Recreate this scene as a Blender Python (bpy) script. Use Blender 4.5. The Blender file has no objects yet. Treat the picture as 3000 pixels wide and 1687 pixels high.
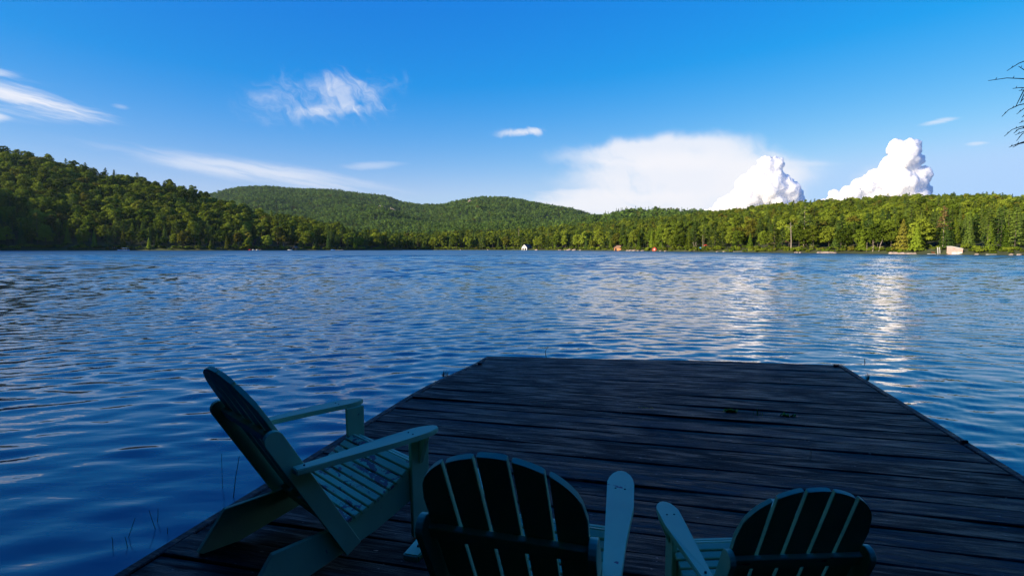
import bpy, bmesh, math, random
import numpy as np
from mathutils import Vector, Matrix
random.seed(7); rng = np.random.default_rng(7)
scene = bpy.context.scene
R = math.radians

# ------------------------------------------------------------------ camera
FPX = 1600.0; CX = 1500.0; HY = 727.0          # focal length and horizon of a 3000 px wide frame
CAM_Z = 1.75
cam_d = bpy.data.cameras.new('camera'); cam = bpy.data.objects.new('camera', cam_d)
scene.collection.objects.link(cam)
cam.location = (0, 0, CAM_Z); cam.rotation_euler = (R(90 - 4.164), 0, 0)
cam_d.sensor_width = 36; cam_d.lens = 19.2; cam_d.clip_start = 0.05; cam_d.clip_end = 40000
scene.camera = cam

# ------------------------------------------------------------------ sun direction
SUN_AZ = -118.0      # degrees from +Y, negative = left
SUN_EL = 18.5
sd = Vector((math.sin(R(SUN_AZ)) * math.cos(R(SUN_EL)), math.cos(R(SUN_AZ)) * math.cos(R(SUN_EL)), math.sin(R(SUN_EL))))
sun_d = bpy.data.lights.new('sun', 'SUN'); sun_d.energy = 5.0; sun_d.angle = R(0.5); sun_d.color = (1.0, 0.83, 0.60)
sun = bpy.data.objects.new('sun', sun_d); scene.collection.objects.link(sun)
sun.rotation_euler = sd.to_track_quat('Z', 'Y').to_euler(); sun.location = (-60, -40, 60)

# ------------------------------------------------------------------ render settings
vs = scene.view_settings
vs.view_transform = 'Standard'; vs.look = 'None'; vs.exposure = 1.1; vs.gamma = 1.0; vs.use_curve_mapping = False
scene.render.engine = 'CYCLES'
cy = scene.cycles
cy.max_bounces = 6; cy.diffuse_bounces = 3; cy.glossy_bounces = 3; cy.transmission_bounces = 3; cy.transparent_max_bounces = 6
cy.caustics_reflective = False; cy.caustics_refractive = False
cy.use_denoising = True; cy.denoiser = 'OPENIMAGEDENOISE'; cy.denoising_prefilter = 'ACCURATE'; cy.denoising_input_passes = 'RGB_ALBEDO_NORMAL'
cy.use_adaptive_sampling = False; cy.sample_clamp_indirect = 3.0

# ------------------------------------------------------------------ node helpers
class NB:
    def __init__(s, tree): s.t = tree; s.n = tree.nodes; s.l = tree.links
    def new(s, typ, **kw):
        n = s.n.new(typ)
        for k, v in kw.items(): setattr(n, k, v)
        return n
    def setin(s, node, idx, v):
        if isinstance(v, bpy.types.NodeSocket): s.l.new(v, node.inputs[idx])
        elif v is not None: node.inputs[idx].default_value = v
    def m(s, op, a, b=None, c=None, clamp=False):
        n = s.new('ShaderNodeMath', operation=op, use_clamp=clamp)
        s.setin(n, 0, a); s.setin(n, 1, b); s.setin(n, 2, c); return n.outputs[0]
    def vm(s, op, a, b=None):
        n = s.new('ShaderNodeVectorMath', operation=op)
        s.setin(n, 0, a); s.setin(n, 1, b)
        return n.outputs['Value'] if op in ('LENGTH', 'DOT_PRODUCT', 'DISTANCE') else n.outputs[0]
    def xyz(s, x=0.0, y=0.0, z=0.0):
        n = s.new('ShaderNodeCombineXYZ'); s.setin(n, 0, x); s.setin(n, 1, y); s.setin(n, 2, z); return n.outputs[0]
    def sep(s, v):
        n = s.new('ShaderNodeSeparateXYZ'); s.setin(n, 0, v); return n.outputs
    def noise(s, vec, scale, detail=2.0, rough=0.5, dist=0.0, col=False):
        n = s.new('ShaderNodeTexNoise'); s.setin(n, 'Vector', vec)
        n.inputs['Scale'].default_value = scale; n.inputs['Detail'].default_value = detail
        n.inputs['Roughness'].default_value = rough; n.inputs['Distortion'].default_value = dist
        return n.outputs['Color' if col else 0]
    def ramp(s, v, lo, hi, a=0.0, b=1.0, smooth=True):
        n = s.new('ShaderNodeMapRange', interpolation_type='SMOOTHSTEP' if smooth else 'LINEAR')
        s.setin(n, 0, v); s.setin(n, 1, lo); s.setin(n, 2, hi); s.setin(n, 3, a); s.setin(n, 4, b); return n.outputs[0]
    def mix(s, f, a, b):
        n = s.new('ShaderNodeMix', data_type='RGBA'); s.setin(n, 0, f)
        for i, v in ((6, a), (7, b)):
            if isinstance(v, tuple) and len(v) == 3: v = v + (1.0,)
            s.setin(n, i, v)
        return n.outputs[2]
    def curve(s, v, pts):
        n = s.new('ShaderNodeValToRGB'); s.setin(n, 0, v)
        e = n.color_ramp.elements
        while len(e) < len(pts): e.new(0.5)
        for k, (p, c) in zip(e, pts): k.position = p; k.color = tuple(c) + (1.0,)
        return n.outputs[0]

# ------------------------------------------------------------------ world: Nishita sky with thin high cloud
world = bpy.data.worlds.new('World'); scene.world = world; world.use_nodes = True
wt = world.node_tree; wt.nodes.clear(); W = NB(wt)
sky = W.new('ShaderNodeTexSky'); sky.sky_type = 'NISHITA'; sky.sun_disc = False
sky.sun_elevation = R(SUN_EL); sky.sun_rotation = R(SUN_AZ)
sky.altitude = 500; sky.air_density = 1.0; sky.dust_density = 0.35; sky.ozone_density = 2.2
hs = W.new('ShaderNodeHueSaturation'); hs.inputs['Saturation'].default_value = 1.42; hs.inputs['Value'].default_value = 1.0
hs.inputs['Hue'].default_value = 0.497
wt.links.new(sky.outputs[0], hs.inputs['Color'])
SKY_STRENGTH = 0.086
tc = W.new('ShaderNodeTexCoord'); d = tc.outputs['Generated']
dx, dy, dz = W.sep(W.vm('NORMALIZE', d))
az = W.m('MULTIPLY', W.m('ARCTAN2', dx, dy), 180 / math.pi)      # degrees, + right
el = W.m('MULTIPLY', W.m('ARCSINE', dz), 180 / math.pi)
base_v = W.xyz(az, el, 0.0)
def ae(px, py):
    a = math.atan((px - CX) / FPX); return math.degrees(a), math.degrees(math.atan((HY - py) / FPX * math.cos(a)))
warp_n = W.vm('SUBTRACT', W.noise(base_v, 0.33, 3, 0.55, col=True), (0.5, 0.5, 0.5))
wv = W.vm('ADD', base_v, W.vm('MULTIPLY', warp_n, (5.0, 3.0, 0)))
wx, wy, _ = W.sep(wv)
tx_ = W.m('ADD', W.m('MULTIPLY', wx, 0.82), W.m('MULTIPLY', wy, -0.57)); ty_ = W.m('ADD', W.m('MULTIPLY', wx, 0.57), W.m('MULTIPLY', wy, 0.82))
n_tuft = W.noise(W.xyz(W.m('MULTIPLY', tx_, 0.42), ty_, 21.2), 0.62, 8, 0.60, 0.15)
lx = W.m('ADD', wx, W.m('MULTIPLY', wy, 0.0)); ly = W.m('ADD', el, W.m('MULTIPLY', az, 0.16))
n_band = W.noise(W.xyz(W.m('MULTIPLY', az, 0.10), W.m('ADD', ly, W.m('MULTIPLY', W.m('SUBTRACT', wy, el), 0.25)), 9.0), 1.1, 5, 0.6, 0.2)
n_soft = W.noise(W.xyz(W.m('MULTIPLY', wx, 0.4), wy, 5.0), 0.28, 4, 0.5, 0.2)
n_mix = W.m('ADD', W.m('MULTIPLY', n_soft, 0.55), W.m('MULTIPLY', n_tuft, 0.45))
def streak(p0, p1, wid, lo, hi, noise_, warp=0.3, amp=1.0, taper=0.0, inner=0.1, push=0.35):
    """soft band of high cloud between two sky directions: an oriented ellipse broken up by noise"""
    a0, e0 = ae(*p0); a1, e1 = ae(*p1)
    ang = math.atan2(e1 - e0, a1 - a0); L = math.hypot(a1 - a0, e1 - e0) / 2
    q = W.vm('SUBTRACT', base_v, ((a0 + a1) / 2, (e0 + e1) / 2, 0))
    q = W.vm('ADD', q, W.vm('MULTIPLY', warp_n, (warp * 5, warp * 3, 0)))
    x, y, _ = W.sep(q); c, s = math.cos(ang), math.sin(ang)
    un = W.m('DIVIDE', W.m('ADD', W.m('MULTIPLY', x, c), W.m('MULTIPLY', y, s)), L)
    v = W.m('SUBTRACT', W.m('MULTIPLY', y, c), W.m('MULTIPLY', x, s))
    w = wid if not taper else W.m('MAXIMUM', W.m('MULTIPLY', W.m('ADD', 1.0, W.m('MULTIPLY', un, taper)), wid), 0.05)
    vn = W.m('DIVIDE', v, w)
    r = W.m('SQRT', W.m('ADD', W.m('MULTIPLY', un, un), W.m('MULTIPLY', vn, vn)))
    mask = W.ramp(r, inner, 1.15, 1.0, 0.0)
    a = W.ramp(W.m('ADD', noise_, W.m('MULTIPLY', W.m('SUBTRACT', mask, 0.6), push)), lo, hi)
    return W.m('MULTIPLY', W.m('MULTIPLY', a, mask), amp, clamp=True)
cl = [
    streak((570, 312), (1330, 265), 4.1, 0.42, 1.05, n_tuft, 0.5, 0.95, push=0.40, inner=0.1),          # wispy tuft
    streak((760, 338), (1210, 322), 1.0, 0.40, 0.80, n_tuft, 0.3, 0.6),                     # its left hook
    streak((-300, 212), (470, 380), 1.7, 0.34, 0.70, n_band, 0.1, 0.95, -0.6),             # left streak
    streak((-120, 335), (85, 356), 0.6, 0.38, 0.66, n_band, 0.1, 0.75),
    streak((-150, 205), (130, 240), 0.6, 0.42, 0.72, n_band, 0.1, 0.5),
    streak((320, 310), (430, 335), 0.4, 0.40, 0.72, n_band, 0.1, 0.4),
    streak((120, 402), (1250, 575), 1.5, 0.26, 0.72, n_band, 0.1, 0.62, 0.35),             # long veil band
    streak((1425, 404), (1640, 385), 0.8, 0.40, 0.66, n_tuft, 0.2, 0.85),                  # small puff
    streak((2655, 378), (2810, 348), 0.35, 0.36, 0.66, n_band, 0.1, 0.5),
    streak((2780, 430), (2900, 424), 0.25, 0.36, 0.66, n_band, 0.05, 0.45),
    streak((1900, 500), (2560, 470), 0.8, 0.34, 0.70, n_band, 0.1, 0.35),
    streak((950, 495), (1230, 480), 0.6, 0.34, 0.70, n_band, 0.1, 0.3),
    # thunderhead anvil: broad fibrous veils, and pale halos painted behind the towers to soften their edges
    streak((1590, 462), (2300, 436), 2.0, 0.20, 0.66, n_mix, 0.45, 0.85, 0.15, 0.5),
    streak((1610, 530), (2420, 512), 3.1, 0.18, 0.62, n_mix, 0.45, 0.90, 0.0, 0.5),
    streak((1400, 603), (2440, 585), 2.0, 0.28, 0.66, n_mix, 0.35, 0.90, 0.0, 0.35),
    streak((1480, 575), (1900, 560), 0.9, 0.32, 0.62, n_band, 0.1, 0.6, 0.3),
    streak((2040, 560), (2400, 540), 4.2, 0.22, 0.66, n_mix, 0.3, 0.80, 0.0, 0.35),
    streak((2420, 590), (2740, 505), 3.0, 0.34, 0.80, n_mix, 0.3, 0.55, 0.2, 0.3),
]
acc = None
for a in cl:
    inv = W.m('SUBTRACT', 1.0, a)
    acc = inv if acc is None else W.m('MULTIPLY', acc, inv)
cov = W.m('SUBTRACT', 1.0, acc, clamp=True)
cloud_col = (5.4, 5.3, 5.45, 1.0)
hr, hg, hb = W.new('ShaderNodeSeparateColor').outputs[:3]
wt.links.new(hs.outputs[0], hr.node.inputs[0])
grade = W.new('ShaderNodeCombineColor')                     # the photograph's deep saturated rendering of blue
wt.links.new(W.m('SMOOTH_MIN', W.m('MAXIMUM', W.m('SUBTRACT', W.m('MULTIPLY', hr, 1.26), 0.42), W.m('MULTIPLY', hr, 0.15)), 2.5, 1.2), grade.inputs[0])
wt.links.new(W.m('SMOOTH_MIN', W.m('MULTIPLY', W.m('POWER', W.m('MAXIMUM', hg, 0.0), 0.86), 0.955), 3.75, 1.0), grade.inputs[1])
wt.links.new(W.m('MULTIPLY', W.m('POWER', W.m('MAXIMUM', hb, 0.0), 0.3), 2.95), grade.inputs[2])
colr = W.mix(W.m('MULTIPLY', cov, 0.95), grade.outputs[0], cloud_col)
bg = W.new('ShaderNodeBackground'); bg.inputs[1].default_value = SKY_STRENGTH
wo = W.new('ShaderNodeOutputWorld')
wt.links.new(colr, bg.inputs[0]); wt.links.new(bg.outputs[0], wo.inputs[0])

# ------------------------------------------------------------------ object helpers
COL = scene.collection
def link(o, parent=None):
    COL.objects.link(o)
    if parent is not None: o.parent = parent
    return o
def tag(o, label=None, cat=None, group=None, kind=None):
    if label: o['label'] = label
    if cat: o['category'] = cat
    if group: o['group'] = group
    if kind: o['kind'] = kind
    return o
def empty(name, loc=(0, 0, 0), rz=0.0):
    o = bpy.data.objects.new(name, None); o.location = loc; o.rotation_euler = (0, 0, rz); o.empty_display_size = 0.2
    return link(o)
def mesh_np(name, V, F, mats=(), mi=None, smooth=False):
    me = bpy.data.meshes.new(name)
    me.from_pydata([tuple(v) for v in V] if not isinstance(V, np.ndarray) else V.tolist(), [], F if isinstance(F, list) else F.tolist())
    for m in mats: me.materials.append(m)
    if mi is not None: me.polygons.foreach_set('material_index', np.asarray(mi, dtype=np.int32))
    if smooth: me.polygons.foreach_set('use_smooth', np.ones(len(me.polygons), dtype=bool))
    me.update(); return me
def obj(name, me, parent=None, loc=None, rot=None):
    o = bpy.data.objects.new(name, me)
    if loc is not None: o.location = loc
    if rot is not None: o.rotation_euler = rot
    return link(o, parent)
def bm_obj(name, bm, mat, parent=None, bevel=0.0, seg=1, smooth=False, loc=None, rot=None):
    if bevel:
        bmesh.ops.bevel(bm, geom=list(bm.edges), offset=bevel, segments=seg, affect='EDGES', clamp_overlap=True)
    bmesh.ops.recalc_face_normals(bm, faces=bm.faces)
    me = bpy.data.meshes.new(name); bm.to_mesh(me); bm.free()
    me.materials.append(mat)
    if smooth:
        me.polygons.foreach_set('use_smooth', np.ones(len(me.polygons), dtype=bool))
    return obj(name, me, parent, loc, rot)
def box(bm, c, s, rot=None):
    M = Matrix.Translation(c)
    if rot is not None: M = M @ rot
    M = M @ Matrix.Diagonal((s[0], s[1], s[2], 1))
    return bmesh.ops.create_cube(bm, size=1.0, matrix=M)
def prism(bm, pts, off):
    """polygon of 3D points swept by the vector off"""
    a = [bm.verts.new(p) for p in pts]; b = [bm.verts.new(Vector(p) + Vector(off)) for p in pts]
    bm.faces.new(a); bm.faces.new(b[::-1])
    n = len(pts)
    for i in range(n): bm.faces.new((a[i], b[i], b[(i + 1) % n], a[(i + 1) % n]))
def tube(bm, pts, rad, n=6):
    """tapered tube through points"""
    pts = [Vector(p) for p in pts]; rings = []
    for i, p in enumerate(pts):
        t = (pts[min(i + 1, len(pts) - 1)] - pts[max(i - 1, 0)]).normalized()
        up = Vector((0, 0, 1)) if abs(t.z) < 0.9 else Vector((1, 0, 0))
        a = t.cross(up).normalized(); b = t.cross(a).normalized()
        r = rad[i] if isinstance(rad, (list, tuple)) else rad
        rings.append([bm.verts.new(p + (a * math.cos(2 * math.pi * k / n) + b * math.sin(2 * math.pi * k / n)) * r) for k in range(n)])
    for r0, r1 in zip(rings, rings[1:]):
        for k in range(n): bm.faces.new((r0[k], r0[(k + 1) % n], r1[(k + 1) % n], r1[k]))
    bm.faces.new(rings[0][::-1]); bm.faces.new(rings[-1])

# ------------------------------------------------------------------ materials
def material(name):
    m = bpy.data.materials.new(name); m.use_nodes = True; m.node_tree.nodes.clear()
    b = NB(m.node_tree); out = b.new('ShaderNodeOutputMaterial'); return m, b, out
def principled(b, out, col, rough=0.6, normal=None, spec=0.5, **kw):
    p = b.new('ShaderNodeBsdfPrincipled')
    if isinstance(col, tuple) and len(col) == 3: col = col + (1.0,)
    b.setin(p, 'Base Color', col); b.setin(p, 'Roughness', rough); b.setin(p, 'Specular IOR Level', spec)
    if normal is not None: b.l.new(normal, p.inputs['Normal'])
    for k, v in kw.items(): b.setin(p, k, v)
    b.l.new(p.outputs[0], out.inputs[0]); return p
def bump(b, h, dist, strength=1.0):
    n = b.new('ShaderNodeBump'); n.inputs['Strength'].default_value = strength; n.inputs['Distance'].default_value = dist
    b.l.new(h, n.inputs['Height']); return n.outputs[0]
def simple(name, col, rough=0.7, var=0.25, scale=3.0, spec=0.4):
    m, b, out = material(name)
    t = b.new('ShaderNodeTexCoord').outputs['Object']
    n = b.noise(t, scale, 4, 0.6)
    k = b.ramp(n, 0.25, 0.75, 1 - var, 1 + var)
    c = b.new('ShaderNodeVectorMath', operation='SCALE'); c.inputs[0].default_value = col; b.l.new(k, c.inputs['Scale'])
    principled(b, out, c.outputs[0], rough, spec=spec); return m

def leaf_material(name, dark, light, transl=0.24, hue_spread=0.75, warm=(0.13, 0.105, 0.018), warm_share=0.12):
    m, b, out = material(name)
    oi = b.new('ShaderNodeObjectInfo'); rnd = oi.outputs['Random']
    t = b.new('ShaderNodeTexCoord').outputs['Object']
    n = b.noise(t, 0.9, 3, 0.6)
    f = b.m('ADD', b.m('MULTIPLY', n, 0.6), b.m('MULTIPLY', rnd, hue_spread))
    c = b.mix(b.ramp(f, 0.25, 1.05), dark, light)
    r2 = b.m('FRACT', b.m('MULTIPLY', rnd, 17.31))
    c = b.mix(b.ramp(r2, 1 - warm_share, 1.0, 0.0, 0.75), c, warm)
    r3 = b.m('FRACT', b.m('MULTIPLY', rnd, 7.77))
    sc = b.new('ShaderNodeVectorMath', operation='SCALE'); b.l.new(c, sc.inputs[0]); b.l.new(b.ramp(r3, 0, 1, 0.55, 1.25, False), sc.inputs['Scale'])
    c = sc.outputs[0]
    d1 = b.new('ShaderNodeBsdfDiffuse'); b.l.new(c, d1.inputs[0])
    d2 = b.new('ShaderNodeBsdfTranslucent'); b.l.new(c, d2.inputs[0])
    mx = b.new('ShaderNodeMixShader'); mx.inputs[0].default_value = transl
    b.l.new(d1.outputs[0], mx.inputs[1]); b.l.new(d2.outputs[0], mx.inputs[2]); b.l.new(mx.outputs[0], out.inputs[0])
    return m
M_leaf = leaf_material('broadleaf_foliage', (0.080, 0.125, 0.012), (0.190, 0.240, 0.024))
M_pine = leaf_material('pine_foliage', (0.055, 0.105, 0.022), (0.130, 0.185, 0.030), warm_share=0.04)
M_cedar = leaf_material('cedar_foliage', (0.080, 0.140, 0.014), (0.165, 0.225, 0.020), warm_share=0.10)
M_far = leaf_material('mountain_foliage', (0.060, 0.120, 0.020), (0.130, 0.210, 0.036), warm_share=0.05)
M_gold = leaf_material('gold_and_sunlit_foliage', (0.13, 0.13, 0.018), (0.20, 0.19, 0.028), warm_share=0.0)  # yellow leaf colour; on left-shore broadleaf trees it paints in low sunlight
M_brown = leaf_material('dying_foliage', (0.12, 0.085, 0.035), (0.19, 0.14, 0.05), warm_share=0.0)
M_bark = simple('grey_bark', (0.075, 0.062, 0.050), 0.9, 0.4, 4.0)
M_birch = simple('pale_bark', (0.30, 0.25, 0.20), 0.85, 0.3, 3.0)
M_redbark = simple('red_pine_bark', (0.34, 0.17, 0.11), 0.9, 0.35, 3.0)
M_floor = simple('forest_floor', (0.040, 0.052, 0.014), 1.0, 0.4, 0.08)
M_rock = simple('shore_rock', (0.26, 0.21, 0.18), 0.9, 0.4, 0.8)
M_cliff = simple('cliff_rock', (0.42, 0.33, 0.28), 0.9, 0.35, 0.06)

# ------------------------------------------------------------------ hills
def X_at(u, D): return (u - CX) / FPX * D
class Hill:
    def __init__(s, name, shore, ridge, sky, tree_h, power=1.0, rough=0.0, back=0.35, label=None):
        s.name = name; s.sh = np.array(shore, float); s.ri = np.array(ridge, float); s.sk = np.array(sky, float)
        s.th = tree_h; s.p = power; s.rough = rough; s.back = back
        s.u0 = s.sh[0, 0]; s.u1 = s.sh[-1, 0]
    def shore(s, u): return np.interp(u, s.sh[:, 0], s.sh[:, 1])
    def ridge(s, u): return np.interp(u, s.ri[:, 0], s.ri[:, 1])
    def top(s, u):
        D = s.ridge(u); H = (HY - np.interp(u, s.sk[:, 0], s.sk[:, 1])) / FPX * D + CAM_Z
        return np.maximum(H - np.minimum(s.th, H * 0.8), 1.0)
    def height(s, u, t):
        g = np.where(t <= 1, np.clip(t, 0, 1) ** s.p, np.clip(1 - (t - 1) * 0.9, 0, 1))
        z = s.top(u) * g
        if s.rough:
            D = s.shore(u) + t * (s.ridge(u) - s.shore(u)); X = X_at(u, D)
            k = s.rough * np.clip(t * (1.05 - t) * 4, 0, 1)
            z = z + k * (np.sin(X / 105 + 1.7) * np.cos(D / 150 + 0.6) * 0.6 + np.sin(X / 47 + D / 90) * 0.35 + np.sin(X / 29 - D / 37 + 2) * 0.2)
        bank = np.interp(t, [-0.06, -0.004, 0.008, 0.03], [-2.0, -0.6, 0.5, 0.8])
        return np.where(t < 0, bank, z + bank)
    def build(s):
        us = np.linspace(s.u0, s.u1, int((s.u1 - s.u0) / 22) + 1)
        ts = np.concatenate([[-0.06, -0.02, -0.004, 0.008, 0.03], np.linspace(0.07, 1.0, 26), np.linspace(1.08, 1.0 + s.back, 4)])
        U, T = np.meshgrid(us, ts, indexing='ij')
        D = s.shore(U) + T * (s.ridge(U) - s.shore(U))
        V = np.stack([X_at(U, D), D, s.height(U, T)], -1).reshape(-1, 3)
        nu, nt = len(us), len(ts); idx = np.arange(nu * nt).reshape(nu, nt)
        F = np.stack([idx[:-1, :-1], idx[1:, :-1], idx[1:, 1:], idx[:-1, 1:]], -1).reshape(-1, 4)
        return tag(obj(s.name, mesh_np(s.name, V, F, [M_floor], smooth=True)), kind='structure')
    def ut(s, X, Y):
        u = CX + FPX * X / Y
        return u, (Y - s.shore(u)) / (s.ridge(u) - s.shore(u))
    def z(s, X, Y):
        u, t = s.ut(np.float64(X), np.float64(Y)); return float(s.height(u, t))

left = Hill('left_hill',
    [(-1700, 150), (-1000, 215), (-400, 310), (0, 373), (600, 400), (1000, 440), (1120, 468), (1180, 476)],
    [(-1700, 330), (-700, 480), (0, 560), (600, 560), (1000, 520), (1180, 492)],
    [(-1700, 40), (-900, 240), (-500, 348), (-300, 388), (-80, 424), (0, 432), (60, 440), (130, 458), (200, 475), (300, 505), (400, 516), (497, 540), (553, 552), (590, 566), (661, 586),  # unseen left end raised so its shadow falls on the lower slope
     (711, 606), (817, 629), (923, 647), (997, 664), (1084, 681), (1128, 703), (1180, 722)], 14.0, 0.9)
right = Hill('right_hill',
    [(1090, 540), (1250, 505), (1500, 480), (1650, 420), (1800, 350), (2000, 267), (2300, 200), (2700, 155), (3000, 133), (3400, 112), (3700, 100)],
    [(1090, 640), (1500, 620), (1800, 640), (2000, 640), (2200, 560), (2600, 470), (3000, 420), (3700, 340)],
    [(1090, 690), (1300, 684), (1500, 676), (1700, 659), (1800, 650), (1900, 641), (2000, 631), (2100, 619), (2180, 610), (2210, 602), (2280, 597), (2330, 592), (2440, 583),
     (2520, 580), (2570, 574), (2640, 570), (2720, 572), (2780, 568), (2870, 568), (2950, 572), (3000, 576), (3400, 570), (3700, 560)], 11.0, 0.95)
mid = Hill('middle_hill',
    [(1500, 650), (1800, 670), (2050, 680), (2350, 640)], [(1500, 900), (1800, 960), (2050, 940), (2350, 900)],
    [(1500, 690), (1600, 668), (1700, 645), (1780, 628), (1810, 618), (1860, 614), (1925, 613), (2010, 618), (2100, 622), (2200, 632), (2350, 650)], 11.0, 1.1, 3.0)
mount = Hill('far_mountain',
    [(250, 760), (900, 700), (1500, 660), (2400, 700)], [(250, 1900), (700, 2100), (1000, 2150), (1230, 2000), (1420, 1900), (1800, 1900), (2400, 1900)],
    [(250, 640), (500, 600), (600, 574), (650, 562), (700, 551), (790, 547), (900, 554), (1000, 558), (1070, 567), (1130, 574), (1170, 590), (1230, 600), (1290, 598), (1350, 586),
     (1400, 579), (1420, 578), (1480, 582), (1600, 598), (1680, 613), (1730, 627), (1800, 634), (1900, 640), (2400, 660)], 12.0, 1.35, 16.0)
for h in (left, right, mid, mount): h.build()

# ------------------------------------------------------------------ lake water: one sheet, real waves
def build_water():
    ys = [-6.0, -4.0, -2.5, -1.5, -0.8, -0.2]
    y = 0.3
    while y < 760: ys.append(y); y += max(0.045, (0.0045 if y < 120 else 0.012) * y)
    ys = np.array(ys)
    NCOL = 560
    ss = np.concatenate([-np.geomspace(9, 1.62, 6), np.linspace(-1.55, 1.55, NCOL), np.geomspace(1.62, 9, 6)])
    Y, S = np.meshgrid(ys.astype(np.float32), ss.astype(np.float32), indexing='ij'); Xg = S * (Y + 7.0)
    RG = np.hypot(Xg - 1.0, Y + 8.0)        # crests bend round the cove as they run in to the dock
    dyl = np.gradient(ys)[:, None]; dxl = (ys + 7.0)[:, None] * (3.1 / NCOL)
    res = np.maximum(dyl * 1.5, dxl * 0.55)
    r = np.random.default_rng(5); Z = np.zeros_like(Y); wsum = np.zeros((len(ys), 1))
    lam = np.concatenate([np.geomspace(0.20, 2.6, 66), np.geomspace(2.8, 7, 14)])
    for L in lam:
        th = r.normal(0.0, 0.56); k = 2 * math.pi / L
        kx, ky = k * math.sin(th), -k * math.cos(th); ph = r.uniform(0, 6.28)
        w_lo = np.clip((L / res - 2.0) / 2.5, 0, 1)          # resolved by the sheet here
        base = math.exp(-((math.log(L / 0.34)) / 0.72) ** 2)  # natural wind ripple spectrum
        far = np.exp(-((np.log(np.maximum(L / (res * 5.0), 1e-6))) / 0.40) ** 2) * np.clip((res * 5.0 - 0.8) / 2, 0, 1) * np.clip((170 - ys[:, None]) / 90, 0, 1)
        w = np.maximum(base * w_lo, far * w_lo); sel = np.where(w[:, 0] > 2e-3)[0]
        wsum += w * w / 2
        if not len(sel): continue
        i0, i1 = sel[0], sel[-1] + 1; x_, y_, r_ = Xg[i0:i1], Y[i0:i1], RG[i0:i1]
        gust = 0.7 + 0.6 * np.sin(x_ / (4.1 + L) + y_ / (3.3 + L) + ph)
        Z[i0:i1] += (w[i0:i1] / k).astype(np.float32) * gust * np.sin(np.float32(kx) * x_ + np.float32(ky) * r_ + np.float32(ph))
    slope = np.interp(ys, [2, 12, 40, 120, 180], [0.072, 0.090, 0.125, 0.14, 0.0])[:, None]
    fade = (np.abs(S) < 1.56) * np.clip((Y + 1.0) / 2.0, 0, 1)
    Z = Z * slope / np.sqrt(wsum + 1e-6) * fade
    V = np.stack([Xg, Y, Z], -1).reshape(-1, 3)
    ny, nx = Y.shape; idx = np.arange(ny * nx).reshape(ny, nx)
    F = np.stack([idx[:-1, :-1], idx[:-1, 1:], idx[1:, 1:], idx[1:, :-1]], -1).reshape(-1, 4)
    me = bpy.data.meshes.new('lake_water')
    me.vertices.add(len(V)); me.vertices.foreach_set('co', V.astype(np.float32).ravel())
    me.loops.add(F.size); me.loops.foreach_set('vertex_index', F.astype(np.int32).ravel())
    me.polygons.add(len(F)); me.polygons.foreach_set('loop_start', np.arange(0, F.size, 4, dtype=np.int32))
    me.polygons.foreach_set('use_smooth', np.ones(len(F), dtype=bool))
    me.update(calc_edges=True); me.validate()
    m, b, out = material('water')
    p = b.new('ShaderNodeNewGeometry').outputs['Position']
    n1 = b.noise(b.vm('MULTIPLY', p, (2.6, 8.0, 0)), 1.0, 2, 0.45, 0.3)
    _, py_, _ = b.sep(p)
    ruff = b.noise(b.vm('MULTIPLY', p, (0.012, 0.03, 0)), 1.0, 3, 0.5)                     # open water is wind-ruffled, the cove is calm
    principled(b, out, (0.012, 0.064, 0.142), b.ramp(b.m('ADD', py_, b.m('MULTIPLY', b.m('SUBTRACT', ruff, 0.5), 60.0)), 22.0, 170.0, 0.012, 0.30, False), bump(b, n1, 0.006, 0.7), spec=0.5, IOR=1.6)
    me.materials.append(m)
    return tag(obj('lake_water', me), kind='structure')
build_water()

# ------------------------------------------------------------------ tree prototypes
def quads_on(centers, normals, sizes, r, aspect=(0.7, 1.3)):
    n = len(centers); a = r.normal(size=(n, 3)); t = np.cross(normals, a); t /= np.linalg.norm(t, axis=1, keepdims=True) + 1e-9
    bvec = np.cross(normals, t); asp = r.uniform(*aspect, size=(n, 1)); s = sizes[:, None] / 2
    t = t * s * asp; bvec = bvec * s / asp
    k = normals * s * 0.35
    V = np.stack([centers - t - bvec * 0.6, centers + t * 0.5 - bvec + k, centers + t + bvec * 0.5, centers - t * 0.4 + bvec + k], 1).reshape(-1, 3)
    return V, np.arange(n * 4).reshape(n, 4)
def lobes_cloud(lobes, per, size, r, jitter=0.36):
    C, N, S = [], [], []
    for (c, rad) in lobes:
        c = np.array(c); rad = np.array(rad)
        v = r.normal(size=(per, 3)); v /= np.linalg.norm(v, axis=1, keepdims=True)
        v[:, 2] = np.where(v[:, 2] < -0.35, -v[:, 2] * 0.6, v[:, 2])
        rr = r.uniform(0.72, 1.05, size=(per, 1))
        C.append(c + v * rad * rr)
        nn = v / rad + r.normal(scale=jitter, size=(per, 3)) / rad.mean(); nn /= np.linalg.norm(nn, axis=1, keepdims=True)
        N.append(nn); S.append(r.uniform(0.7, 1.35, per) * size)
    return quads_on(np.concatenate(C), np.concatenate(N), np.concatenate(S), r)
def trunk_geo(h, r0, bend, r, n=6, segs=5, limbs=()):
    bm = bmesh.new()
    pts = [(bend[0] * (i / segs) ** 2, bend[1] * (i / segs) ** 2, -0.6 + (h + 0.6) * i / segs) for i in range(segs + 1)]
    tube(bm, pts, [r0 * (1.25 if i == 0 else 1 - 0.78 * i / segs) for i in range(segs + 1)], n)
    for (p0, p1, ra) in limbs:
        mdl = [(p0[k] + p1[k]) / 2 + (0.15 if k == 2 else 0) for k in range(3)]
        tube(bm, [p0, mdl, p1], [ra, ra * 0.7, ra * 0.25], 4)
    V = np.array([v.co[:] for v in bm.verts]); bm.verts.index_update(); F = [[v.index for v in f.verts] for f in bm.faces]; bm.free()
    return V, F
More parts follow.
